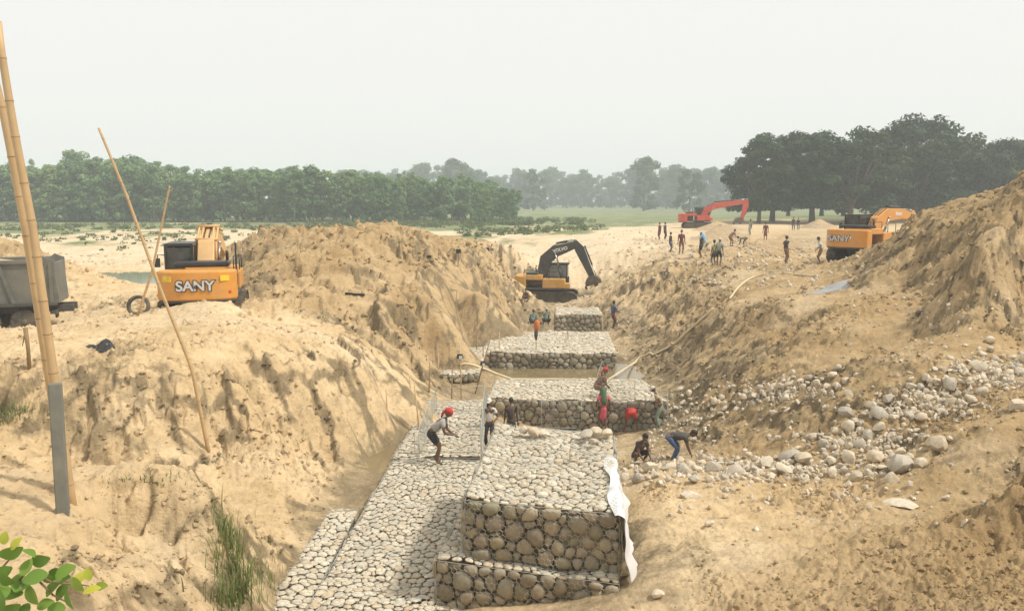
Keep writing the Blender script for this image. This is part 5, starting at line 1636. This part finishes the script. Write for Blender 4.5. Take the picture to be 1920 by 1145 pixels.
person('man in blue shirt and dark red shorts standing beside the small far gabion', at(1149, 617, -3.72), facing(20), stand(20, [(.35, .15, .95), (.38, -.15, 1.0)]), 'blue', ('shorts', 'maroon'), None, 1.7)
person('person in teal shirt and no hat sitting left of the small far gabion', at(999, 609, -3.62), facing(80), SQUAT, 'teal', ('shorts', 'dark'), None, 1.6)
person('person in teal shirt and pale cap sitting next to the small far gabion', at(1023, 609, -3.62), facing(75), dict(SQUAT, pelvis=(-.1, .34)), 'teal', ('shorts', 'dark'), ('cap', 'white'), 1.6)
def bank(label, u, v, pose, rz, shirt, lower, head=None, h_=1.65, extra=None):
    p = ground_hit(u, v)
    return person(label, p, rz, pose, shirt, lower, head, h_, 'people on the far right bank', extra=extra)
bank('small far figure in dark red at the far left of the right bank', 1237, 449, stand(), facing(200), 'maroon', ('wrap', 'maroon'))
bank('small far figure in blue beside the one in dark red', 1246, 449, stand(), facing(20), 'blue', ('trousers', 'navy'))
bank('person in black shirt and blue shorts on the right bank edge', 1256, 474, stand(0, [(.3, .2, .95), (.1, -.24, .8)]), facing(10), 'black', ('shorts', 'denim'))
bank('person in maroon shirt and shorts on the right bank edge', 1277, 476, stand(), facing(265), 'maroon', ('shorts', 'maroon'))
def blue_sheet(o, hc, wri, pv):
    mb = MB(); mb.tube([hc + Vector((-.05, 0, .14)), hc + Vector((-.08, 0, 0)), hc + Vector((-.12, 0, -.22)), hc + Vector((-.14, 0, -.5)), hc + Vector((-.12, 0, -.62))], [.06, .15, .2, .2, .1], 10)
    mb.build('blue_sheet', 'cloth_lightblue', o, True)
bank('person with a light blue sheet over head and back on the right bank', 1315, 484, stand(), facing(190), 'dark', ('shorts', 'black'), None, 1.7, blue_sheet)
bank('person in yellow-green shirt at the edge, half behind the man in pale cap', 1339, 498, stand(), facing(120), 'yellowgreen', ('shorts', 'dark'))
bank('man in sage shirt, dark shorts and pale cap nearest on the right bank edge', 1347, 499, stand(0, None, None, 12, 15), facing(60), 'sage', ('shorts', 'black'), ('cap', 'white'), 1.68)
bank('person in dark shirt with one arm raised on the right bank', 1472, 494, stand(0, [(.25, .28, 1.25), (.05, -.24, .82)]), facing(10), 'dark', ('trousers', 'brown'))
bank('person in white shirt near the rear of the right excavator', 1538, 496, stand(0, [(.3, .2, 1.0), (.2, -.2, .9)], None, 14, 10), facing(175), 'white', ('shorts', 'brown'), None, 1.45)
bank('far person in maroon tunic beside the grey wire baskets', 1435, 450, stand(), facing(250), 'maroon', ('wrap', 'maroon'))
bank('far person in grey-green shirt between the wire baskets', 1407, 440, stand(), facing(200), 'sage', ('trousers', 'sage'))
bank('far person in brown shirt bending among the pale stones', 1370, 462, dict(BEND), facing(20), 'brown', ('shorts', 'brown'))
bank('far person in olive shirt stooping among the pale stones', 1395, 464, dict(STOOP), facing(170), 'olive', ('shorts', 'brown'))
bank('far dark figure in front of the small brown mound', 1487, 432, stand(), facing(270), 'dark', ('trousers', 'dark'))
bank('far dark figure beside the small brown mound, second of two', 1496, 431, stand(), facing(270), 'black', ('trousers', 'dark'), None, 1.5)
p = ground_hit(986, 566); person('person with black hair sitting below the black excavator', p, facing(270), SQUAT, 'tan', ('shorts', 'dark'), None, 1.6)
bpy.data.scenes.remove(tmp_scene)
# ================================================================== POLES, NETS, HOSES AND SMALL THINGS
plain('bamboo', (.47, .32, .16), .55, 0, .14, 3, .2, dirtcol=(.36, .24, .12))
plain('bamboo_node', (.33, .21, .10), .65, 0, .2, 6)
plain('bamboo_dark', (.26, .17, .075), .65, 0, .25, 4, .3, dirtcol=(.18, .13, .07))
plain('concrete', (.155, .155, .13), .9, 0, .15, 5, .25, bmp=.4, dirtcol=(.32, .27, .19))
plain('white_sheet', (.60, .595, .59), .85, 0, .05, 4, .12, dirtcol=(.55, .46, .34))
plain('grey_tarp', (.30, .32, .33), .7, 0, .12, 3, .3, dirtcol=(.42, .35, .25))
plain('hose_cream', (.62, .52, .33), .6, 0, .12, 4, .25, dirtcol=(.4, .3, .18))
plain('lamp_black', (.02, .02, .02), .5)
plain('lamp_lens', (.62, .62, .58), .2)
plain('rope', (.40, .32, .19), .9)
def bamboo(name, label, pts, r0, r1, node=.38, mat='bamboo', group=None, base=None):
    """a cane with swollen nodes along its length"""
    pts = [Vector(p) for p in pts]
    base = pts[0].copy()
    segs = [(pts[i + 1] - pts[i]).length for i in range(len(pts) - 1)]; tot = sum(segs)
    def pos(s):
        i = 0
        while i < len(segs) - 1 and s > segs[i]: s -= segs[i]; i += 1
        return pts[i].lerp(pts[i + 1], s / segs[i])
    root = empty(name, base, 0, label, 'pole', group)
    P_, R_ = [], []; rings = []
    s = 0; k = 0
    while s < tot:
        f = s / tot; r_ = r0 + (r1 - r0) * f
        P_ += [pos(s) - base] if k == 0 else [pos(s + .035) - base, pos(s + .07) - base]; R_ += [r_] if k == 0 else [r_, r_]
        s2 = s + node * (1 + .15 * math.sin(k * 2.3)) ; k += 1
        if s2 < tot:
            rr = r0 + (r1 - r0) * s2 / tot
            P_ += [pos(s2 - .07) - base, pos(s2 - .03) - base, pos(s2) - base]; R_ += [rr, rr, rr * 1.07]
            rings.append((pos(s2) - base, rr, (pos(min(s2 + .03, tot)) - pos(s2 - .03)).normalized()))
        s = s2
    P_.append(pos(tot) - base); R_.append(r1)
    mb = MB(); mb.tube(P_, R_, 10)
    mb.build('cane', mat, root, True)
    for p_, rr, d_ in rings:
        mb = MB(); mb.tube([p_ - d_ * .009, p_, p_ + d_ * .009], [rr * 1.04, rr * 1.13, rr * 1.04], 10); mb.build('node_ring', 'bamboo_node', root, True)
    return root
def at_ground(u, v): return ground_hit(u, v)
# two stout canes and the concrete post at the left edge
b0 = ground_hit(136, 940); d0 = b0.y
bamboo('bamboo_pole', 'stout bamboo pole in front of the concrete post, leaning up to the left edge', [b0 - Vector((0, 0, .2)), PD(62, 430, d0 - .05), PD(24, 230, d0 - .1), PD(3, 100, d0 - .12), PD(-4, 40, d0 - .13)], .050, .034, .40)
bamboo('bamboo_pole', 'second bamboo pole tied close against the first, ending left of it', [b0 + Vector((-.10, .12, -.2)), PD(48, 430, d0 + .05), PD(8, 220, d0 + .02), PD(-26, 80, d0 + .02)], .044, .036, .43)
mb = MB()
cpz = ground_hit(118, 955)
top = PD(104, 733, cpz.y + .1)
ax = (top - cpz)
mb.box((0, 0, 0), (.118, .11, 1.55 if ax.length < 1.4 else ax.length + .3), Vector((ax.x, ax.y, ax.z)).to_track_quat('Z', 'Y').to_matrix())
o = mb.build('concrete_post', 'concrete', None, bevel=.012, loc=(cpz + top) / 2 - ax.normalized() * .1)
tagp(o, 'square grey concrete post beside the bamboo poles at left', 'post')
# thin long pole on the left bank
a = ground_hit(393, 845)
bamboo('bamboo_pole', 'long thin bamboo pole leaning left from the cliff of the left bank', [a - Vector((0, 0, .2)), PD(360, 690, a.y), PD(300, 540, a.y), PD(235, 360, a.y - .1), PD(185, 240, a.y - .2)], .050, .028, .5)
a = ground_hit(258, 592)
bamboo('bamboo_pole', 'short bamboo pole leaning right beside the left excavator', [a, PD(285, 510, a.y), PD(318, 350, a.y)], .045, .03, .5)
# tyre leaning at the foot of it
mb = MB(); prof = [(.27, -.07), (.33, -.10), (.38, -.06), (.38, .06), (.33, .10), (.27, .07)]
k = 22
vs = []; 
for r_, h_ in prof:
    for j in range(k): vs.append((r_ * math.cos(6.2832 * j / k), h_, r_ * math.sin(6.2832 * j / k)))
fs = [(i * k + j, i * k + (j + 1) % k, ((i + 1) % 6) * k + (j + 1) % k, ((i + 1) % 6) * k + j) for i in range(6) for j in range(k)]
mb.add(vs, fs); a = ground_hit(258, 588)
o = mb.build('old_tyre', 'tyre_rubber', None, True, loc=a + Vector((0, .1, .26))); o.rotation_euler = (R(-12), 0, R(12))
tagp(o, 'black tyre standing in the sand beside the left excavator', 'tyre')
# short stake, dark rag
a = ground_hit(55, 690)
mb = MB(); mb.tube([(0, 0, -.2), (.01, 0, .5), (-.02, 0, 1.02)], [.05, .045, .055], 7); mb.tube([(-.02, 0, .95), (-.16, .05, .55)], [.02, .01], 5)
o = mb.build('wooden_stake', 'bamboo_dark', None, True, loc=a); tagp(o, 'short weathered wooden stake on the left bank near the truck', 'stake')
def crumple(name, label, u, v, w, d_, h_, mat, cat, seed):
    g = random.Random(seed); a = ground_hit(u, v); n_ = 10; vs = []; fs = []
    for i in range(n_):
        for j in range(n_):
            fx, fy = i / (n_ - 1) - .5, j / (n_ - 1) - .5
            edge = 1 - max(abs(fx), abs(fy)) * 2
            x_, y_ = a.x + fx * w * (1 + .3 * math.sin(5 * fy + seed)), a.y + fy * d_ * (1 + .3 * math.sin(6 * fx))
            vs.append((x_ - a.x, y_ - a.y, ground_z(x_, y_) - a.z + .015 + edge * h_ * abs(math.sin(7 * fx + 3 * fy + seed) + g.uniform(-.4, .4))))
    for i in range(n_ - 1):
        for j in range(n_ - 1): fs.append((i * n_ + j, (i + 1) * n_ + j, (i + 1) * n_ + j + 1, i * n_ + j + 1))
    me = bpy.data.meshes.new(name); me.from_pydata(vs, [], fs); me.materials.append(MATS[mat])
    me.polygons.foreach_set('use_smooth', [True] * len(fs))
    o = link(name, me, None, a); s_ = o.modifiers.new('thick', 'SOLIDIFY'); s_.thickness = .012
    tagp(o, label, cat); return o
crumple('dark_rag', 'crumpled dark rag lying on the left bank', 190, 652, .6, .5, .10, 'lamp_black', 'rag', 2)
crumple('tarpaulin', 'grey tarpaulin spread at the foot of the right spoil heap', 1562, 540, 2.6, 1.6, .10, 'grey_tarp', 'tarpaulin', 4)
# rope slung from the left excavator down the bank
a, c_, e_ = ground_hit(345, 600), ground_hit(420, 690), ground_hit(490, 790)
mb = MB(); mb.tube([a + Vector((0, 0, .05)), a.lerp(c_, .5) + Vector((0, 0, .12)), c_ + Vector((0, 0, .1)), c_.lerp(e_, .5) + Vector((0, 0, .15)), e_ + Vector((0, 0, .05))], .012, 5)
o = mb.build('rope', 'rope', None, True); tagp(o, 'thin rope running down the face of the left bank', 'rope')

# white sheet hung over the right flank of the nearest gabion
tl_, tr_ = P(1149, 858, Z2 + .06), P(1164, 966, Z2 + .06)
n1_, n2_ = 46, 30; vs = []; fs = []
rt = Vector((1, .12, 0)).normalized()
for i in range(n1_):
    f = i / (n1_ - 1)                      # far end to near end of the basket's right edge
    e = tl_.lerp(tr_, f * 1.03)
    low = -2.22 + .55 * max(0, math.sin(f * 7.0)) * (1 - f) + .05 * math.sin(f * 23)
    for j in range(n2_):
        s = j / (n2_ - 1)
        if s < .12:                        # turned in over the top edge
            k = s / .12
            p_ = e - rt * (.16 + .05 * math.sin(f * 11)) * (1 - k) + Vector((0, 0, .03 + .02 * math.sin(f * 19 + k * 3)))
        else:
            k = (s - .12) / .88
            fold = .060 * math.sin(f * 21 + k * 2.2) + .035 * math.sin(f * 43 + 1.3 - k * 3) + .02 * math.sin(k * 14 + f * 9)
            p_ = e + rt * (.07 + fold * (.25 + .75 * k) + .20 * k ** 2.5) + Vector((0, -.10 * k * f, -(e.z - low) * k))
        vs.append(p_ - tl_)
for i in range(n1_ - 1):
    for j in range(n2_ - 1): fs.append((i * n2_ + j, (i + 1) * n2_ + j, (i + 1) * n2_ + j + 1, i * n2_ + j + 1))
me = bpy.data.meshes.new('white_sheet'); me.from_pydata([tuple(q) for q in vs], [], fs); me.materials.append(MATS['white_sheet'])
me.polygons.foreach_set('use_smooth', [True] * len(fs))
o = link('white_sheet', me, None, tl_); s_ = o.modifiers.new('thick', 'SOLIDIFY'); s_.thickness = .01
s_ = o.modifiers.new('sub', 'SUBSURF'); s_.levels = s_.render_levels = 1
tagp(o, 'white cloth sheet hanging down the right side of the nearest gabion', 'sheet')

# stones lying loose on top of the nearest gabion
for u, v, r_, pr, lab in ((1000, 815, 17, 2, 'flat long rock on the far edge of the nearest gabion top, left group'), (982, 812, 14, 3, 'small rock at the left end of the group on the gabion top'), (1018, 816, 14, 5, 'rounded rock at the right end of the left group on the gabion top'),
                          (1098, 822, 19, 6, 'rounded rock left in the pile on the far right corner of the gabion top'), (1118, 818, 21, 9, 'largest rock of the pile on the far right corner of the gabion top'), (1138, 818, 15, 10, 'rock at the right end of the pile on the gabion top'),
                          (1112, 832, 12, 11, 'small rock in front of the pile on the gabion top'), (1072, 855, 10, 4, 'single small round rock alone on the gabion top')):
    p = P(u, v, Z2 + .1); rr = r_ / FPX * p.y
    o = link('boulder', ROCKS[pr], None, p + Vector((0, 0, rr * .45))); o.scale = (rr, rr, rr * .8); o.rotation_euler = (.2, .1, u)
    tagp(o, lab, 'boulder', 'rocks on the nearest gabion')

# upright wire panels of baskets still to be filled
def net_panel(label, corners, cw=.09, mat='wire_grey', rad=.0032, seed=0):
    fc = Face(*corners, bulge=.03, seed=seed)
    base = fc.c[0]
    root = empty('wire_panel', base, 0, label, 'wire panel', 'wire panels of unfilled baskets')
    mb = MB(); hexnet(fc, mb, cw, rad, 0.0)
    mb.v = [tuple(Vector(p) - base) for p in mb.v]; mb.build('wire_net', mat, root, True)
    mb = MB()
    for i in range(4): mb.tube([fc.c[i] - base, fc.c[(i + 1) % 4] - base], .009, 5)
    mb.build('edge_wire', mat, root, True)
    return root
def up(p, h): return Vector((p.x, p.y, p.z + h))
q = {'a': P(786, 858, ZA), 'b': P(903, 866, ZA), 'c': P(910, 770, ZA - .1), 'd': P(818, 772, ZA - .1)}
net_panel('tall wire panel along the right side of the mattress behind the man in red headscarf', [q['b'], q['c'], up(q['c'], 1.15), up(q['b'], 1.15)], seed=1)
net_panel('low wire panel across the mattress right behind the man in red headscarf', [P(778, 850, ZA), P(902, 852, ZA), up(P(902, 852, ZA), .95), up(P(778, 850, ZA), .80)], seed=2)
net_panel('wire panel along the left edge of the far mattress', [q['d'], q['a'], up(q['a'], .85), up(q['d'], .85)], seed=3)
net_panel('wire panel across the far end of the mattress', [q['d'], q['c'], up(q['c'], .9), up(q['d'], .8)], .11, seed=4)
r0_, r1_, r2_ = P(1085, 806, -4.4), P(1250, 806, -4.4), P(1090, 742, Zs)
net_panel('large upright wire panel standing behind the woman in pink', [P(1105, 748, Zs + .02), P(1190, 750, Zs + .02), up(P(1190, 750, Zs), 1.25), up(P(1128, 748, Zs), 1.45)], .12, seed=5)
net_panel('wire panel in front of the second gabion wall at the man in white cap', [P(1130, 804, -4.4), P(1250, 808, -4.4), up(P(1250, 808, -4.4), 1.55), up(P(1130, 804, -4.4), 1.5)], .13, seed=6)
net_panel('wire panel leaning before the left half of the second gabion wall', [P(1015, 800, -4.3), P(1090, 803, -4.35), up(P(1090, 803, -4.35), 1.25), up(P(1015, 800, -4.3), 1.2)], .13, seed=7)
for i, (u0, u1, v, h, d_, lab) in enumerate(((1318, 1405, 462, 2.0, 72, 'grey wire basket wall below the red excavator boom'), (1478, 1556, 464, 2.0, 66, 'grey wire basket wall behind the right excavator'))):
    pa_, pb_ = PD(u0, v, d_), PD(u1, v, d_)
    net_panel(lab, [pa_, pb_, up(pb_, h), up(pa_, h * .9)], .16, rad=.008, seed=20 + i)

# work lamps on canes down in the trench
def lamp_pole(label, u0, v0, u1, v1, d_, lens=True, dark=False, lampf=None, box=.2):
    a = PD(u0, v0, d_); c_ = PD(u1, v1, d_)
    root = empty('lamp_pole', a, 0, label, 'lamp pole', 'lamp poles in the trench')
    mb = MB(); L_ = c_ - a
    mb.tube([Vector((0, 0, -.25)), L_ * .5 + Vector((.02, 0, 0)), L_], [.03, .026, .02], 7); mb.build('cane', 'bamboo_dark' if dark else 'bamboo', root, True)
    if lampf is not None:
        c2 = L_ * lampf
        mb = MB(); mb.box(c2 + Vector((0, -.06, 0)), (box, .10, box * .85)); mb.tube([c2 + Vector((-box * .6, -.02, -box * .5)), c2 + Vector((-box * .6, -.02, box * .1))], .01, 5); mb.tube([c2 + Vector((box * .6, -.02, -box * .5)), c2 + Vector((box * .6, -.02, box * .1))], .01, 5)
        lo = mb.build('lamp_housing', 'lamp_black', root, bevel=.015)
        if lens:
            mb = MB(); mb.box(c2 + Vector((.03, -.115, -.03)), (box * .55, .012, box * .6)); mb.build('lens', 'lamp_lens', lo)
    return root
lamp_pole('cane with a black work lamp at the pool left of the mattress', 729, 868, 724, 730, 24.2, lampf=.48, box=.26)
lamp_pole('bare cane stuck beside the left edge of the mattress', 789, 850, 777, 722, 24.6)
lamp_pole('dark cane with a cloth lump near the left bank foot', 801, 790, 806, 680, 29.5, dark=True, lampf=.32, lens=False, box=.22)
lamp_pole('cane with a black lamp frame in front of the third wall mattress', 865, 775, 862, 645, 31.5, lampf=.83, box=.22)
lamp_pole('tall cane leaning against the left end of the third gabion wall', 883, 757, 922, 625, 33.5, dark=True, lampf=.58, lens=True, box=.2)
lamp_pole('dark thin post before the left end of the third gabion wall', 905, 720, 906, 642, 38, dark=True)
lamp_pole('cane with a lamp on the left bank far slope', 846, 645, 857, 545, 41, lampf=.1, lens=False, dark=True, box=.24)
lamp_pole('cane post left of the lamp frame cane', 838, 700, 838, 660, 38, dark=True)
lamp_pole('dark-topped post on the far bank behind the heap', 858, 500, 860, 468, 50, lampf=.92, lens=False, dark=True, box=.3)
lamp_pole('second dark-topped post on the far bank behind the heap', 912, 485, 914, 466, 60, lampf=.92, lens=False, dark=True, box=.3)
lamp_pole('dark-topped post left of the other two on the far heap', 806, 500, 805, 480, 47, lampf=.9, lens=False, dark=True, box=.26)
for i, (u0, v0, u1, v1, d_) in enumerate(((752, 838, 750, 742, 25.5), (820, 742, 822, 660, 33), (845, 768, 848, 690, 30.5), (772, 792, 768, 706, 28), (893, 700, 893, 610, 40), (935, 690, 936, 622, 40.5), (1065, 655, 1064, 612, 43), (1128, 640, 1129, 585, 46))):
    lamp_pole(('thin bare stake at the wet foot of the left bank, nearest the lamp cane', 'thin stake at the left rim of the pale pool', 'thin stake between the mattress and the pale pool', 'thin stake on the left bank foot above the mattress',
               'thin upright stake at the left corner of the third gabion wall', 'thin upright stake in front of the third gabion wall face', 'thin stake standing on top of the third gabion wall', 'thin stake at the right side of the small far gabion')[i], u0, v0, u1, v1, d_, dark=i % 2 == 0)
# cloth tied to a stake
a = P(1005, 655, Zt + .05)
stk = empty('cloth_stake', a, 0, 'stake wrapped in orange and dark cloth on the third gabion wall', 'stake')
mb = MB(); mb.tube([(0, 0, 0), (.02, 0, 1.3)], .02, 6); mb.build('stick', 'bamboo', stk, True)
mb = MB(); mb.tube([(0, 0, .95), (.02, 0, 1.15), (.06, 0, 1.4), (.02, 0, 1.5)], [.10, .13, .15, .06], 8); mb.build('orange_cloth', 'cloth_orange', stk, True)
mb = MB(); mb.tube([(0, 0, .5), (0, 0, .75), (.01, 0, .96)], [.05, .10, .10], 8); mb.build('dark_cloth', 'cloth_dark', stk, True)

# hoses and a long pipe
def hose(label, pts, r_, name='hose', mat='hose_cream', cat='hose'):
    pp = [Vector(p) for p in pts]
    sm = []
    for i in range(len(pp) - 1):      # Catmull-Rom
        p0, p1, p2, p3 = pp[max(i - 1, 0)], pp[i], pp[i + 1], pp[min(i + 2, len(pp) - 1)]
        for k in range(7):
            t_ = k / 7
            sm.append(.5 * ((2 * p1) + (p2 - p0) * t_ + (2 * p0 - 5 * p1 + 4 * p2 - p3) * t_ * t_ + (3 * p1 - p0 - 3 * p2 + p3) * t_ ** 3))
    sm.append(pp[-1])
    for i in range(len(sm)):
        gz = ground_z(sm[i].x, sm[i].y) + r_ * .6
        if sm[i].z < gz: sm[i].z = gz
    mb = MB(); mb.tube([q - pp[0] for q in sm], r_, 8)
    o = mb.build(name, mat, None, True, loc=pp[0]); tagp(o, label, cat); return o
def gh(u, v, dz=.05): return ground_hit(u, v) + Vector((0, 0, dz))
hose('pale hose climbing the right slope from the pool', [P(1140, 712, -3.9), P(1165, 696, -3.7), gh(1190, 682), gh(1230, 664), gh(1265, 645), gh(1300, 615), gh(1338, 580)], .06)
hose('pale hose curving over the top of the right bank', [gh(1368, 562), gh(1385, 540), gh(1410, 522), gh(1450, 514), gh(1490, 516), gh(1535, 520)], .05)
hose('straight pale pipe laid across the brown pool', [P(862, 712, -4.0), P(960, 711, -4.12), P(1060, 711, -4.12), P(1195, 713, -4.0)], .055, 'pipe', cat='pipe')
hose('long pale stick lying on the right slope above the hose', [gh(1275, 637), gh(1310, 608), gh(1340, 578)], .05, 'stick', 'bamboo', 'stick')
hose('dark hose piece lying on the heap of the left bank', [gh(648, 552), gh(665, 554), gh(684, 556)], .05, 'hose', 'lamp_black')
# small dirt mounds on the far right bank
def mound(label, u, v, w, h, seed, mat='spoil'):
    p = ground_hit(u, v); vs = []; fs = []; n_ = 20; m_ = 8; g = random.Random(seed)
    for i in range(m_):
        f = i / (m_ - 1)
        for j in range(n_):
            a_ = 6.2832 * j / n_
            k = 1 + .16 * math.sin(3 * a_ + seed) + g.uniform(-.06, .06)
            vs.append((w * f * k * math.cos(a_), w * .7 * f * k * math.sin(a_), h * (1 - f) ** 1.15 * (1 + g.uniform(-.05, .05)) - .15 * f))
    for i in range(m_ - 1):
        for j in range(n_): fs.append((i * n_ + j, (i + 1) * n_ + j, (i + 1) * n_ + (j + 1) % n_, i * n_ + (j + 1) % n_))
    me = bpy.data.meshes.new('dirt_mound'); me.from_pydata(vs, [], fs); me.materials.append(MATS[mat]); me.polygons.foreach_set('use_smooth', [True] * len(fs))
    o = link('dirt_mound', me, None, p); tagp(o, label, 'mound', 'small dirt mounds on the far right bank'); return o
mound('small brown dirt mound left of the right excavator cab', 1535, 428, 3.2, 1.3, 1)
mound('low grey-brown mound below the red excavator boom', 1350, 448, 3.6, 1.4, 2)
mound('pale sand mound in front of the red excavator', 1345, 432, 4.0, 1.2, 3)
mound('dark brown mound right of the person in maroon tunic', 1470, 462, 2.6, 1.0, 4)

# ================================================================== HAZE OVER THE PLAIN
m = bpy.data.materials.new('hazy_air'); m.use_nodes = True; MATS['hazy_air'] = m
t = m.node_tree; t.nodes.clear()
out = t.nodes.new('ShaderNodeOutputMaterial'); pvn = t.nodes.new('ShaderNodeVolumePrincipled')
pvn.inputs['Color'].default_value = (.84, .94, 1.0, 1)
pvn.inputs['Density'].default_value = .00105
pvn.inputs['Anisotropy'].default_value = .0
t.links.new(pvn.outputs[0], out.inputs['Volume'])
mb = MB(); mb.box((0, 4500, 18), (28000, 9400, 48)); haze = mb.build('haze', 'hazy_air')
haze['kind'] = 'stuff'
tagp(haze, 'pale haze hanging over the river plain and far woods', 'haze')
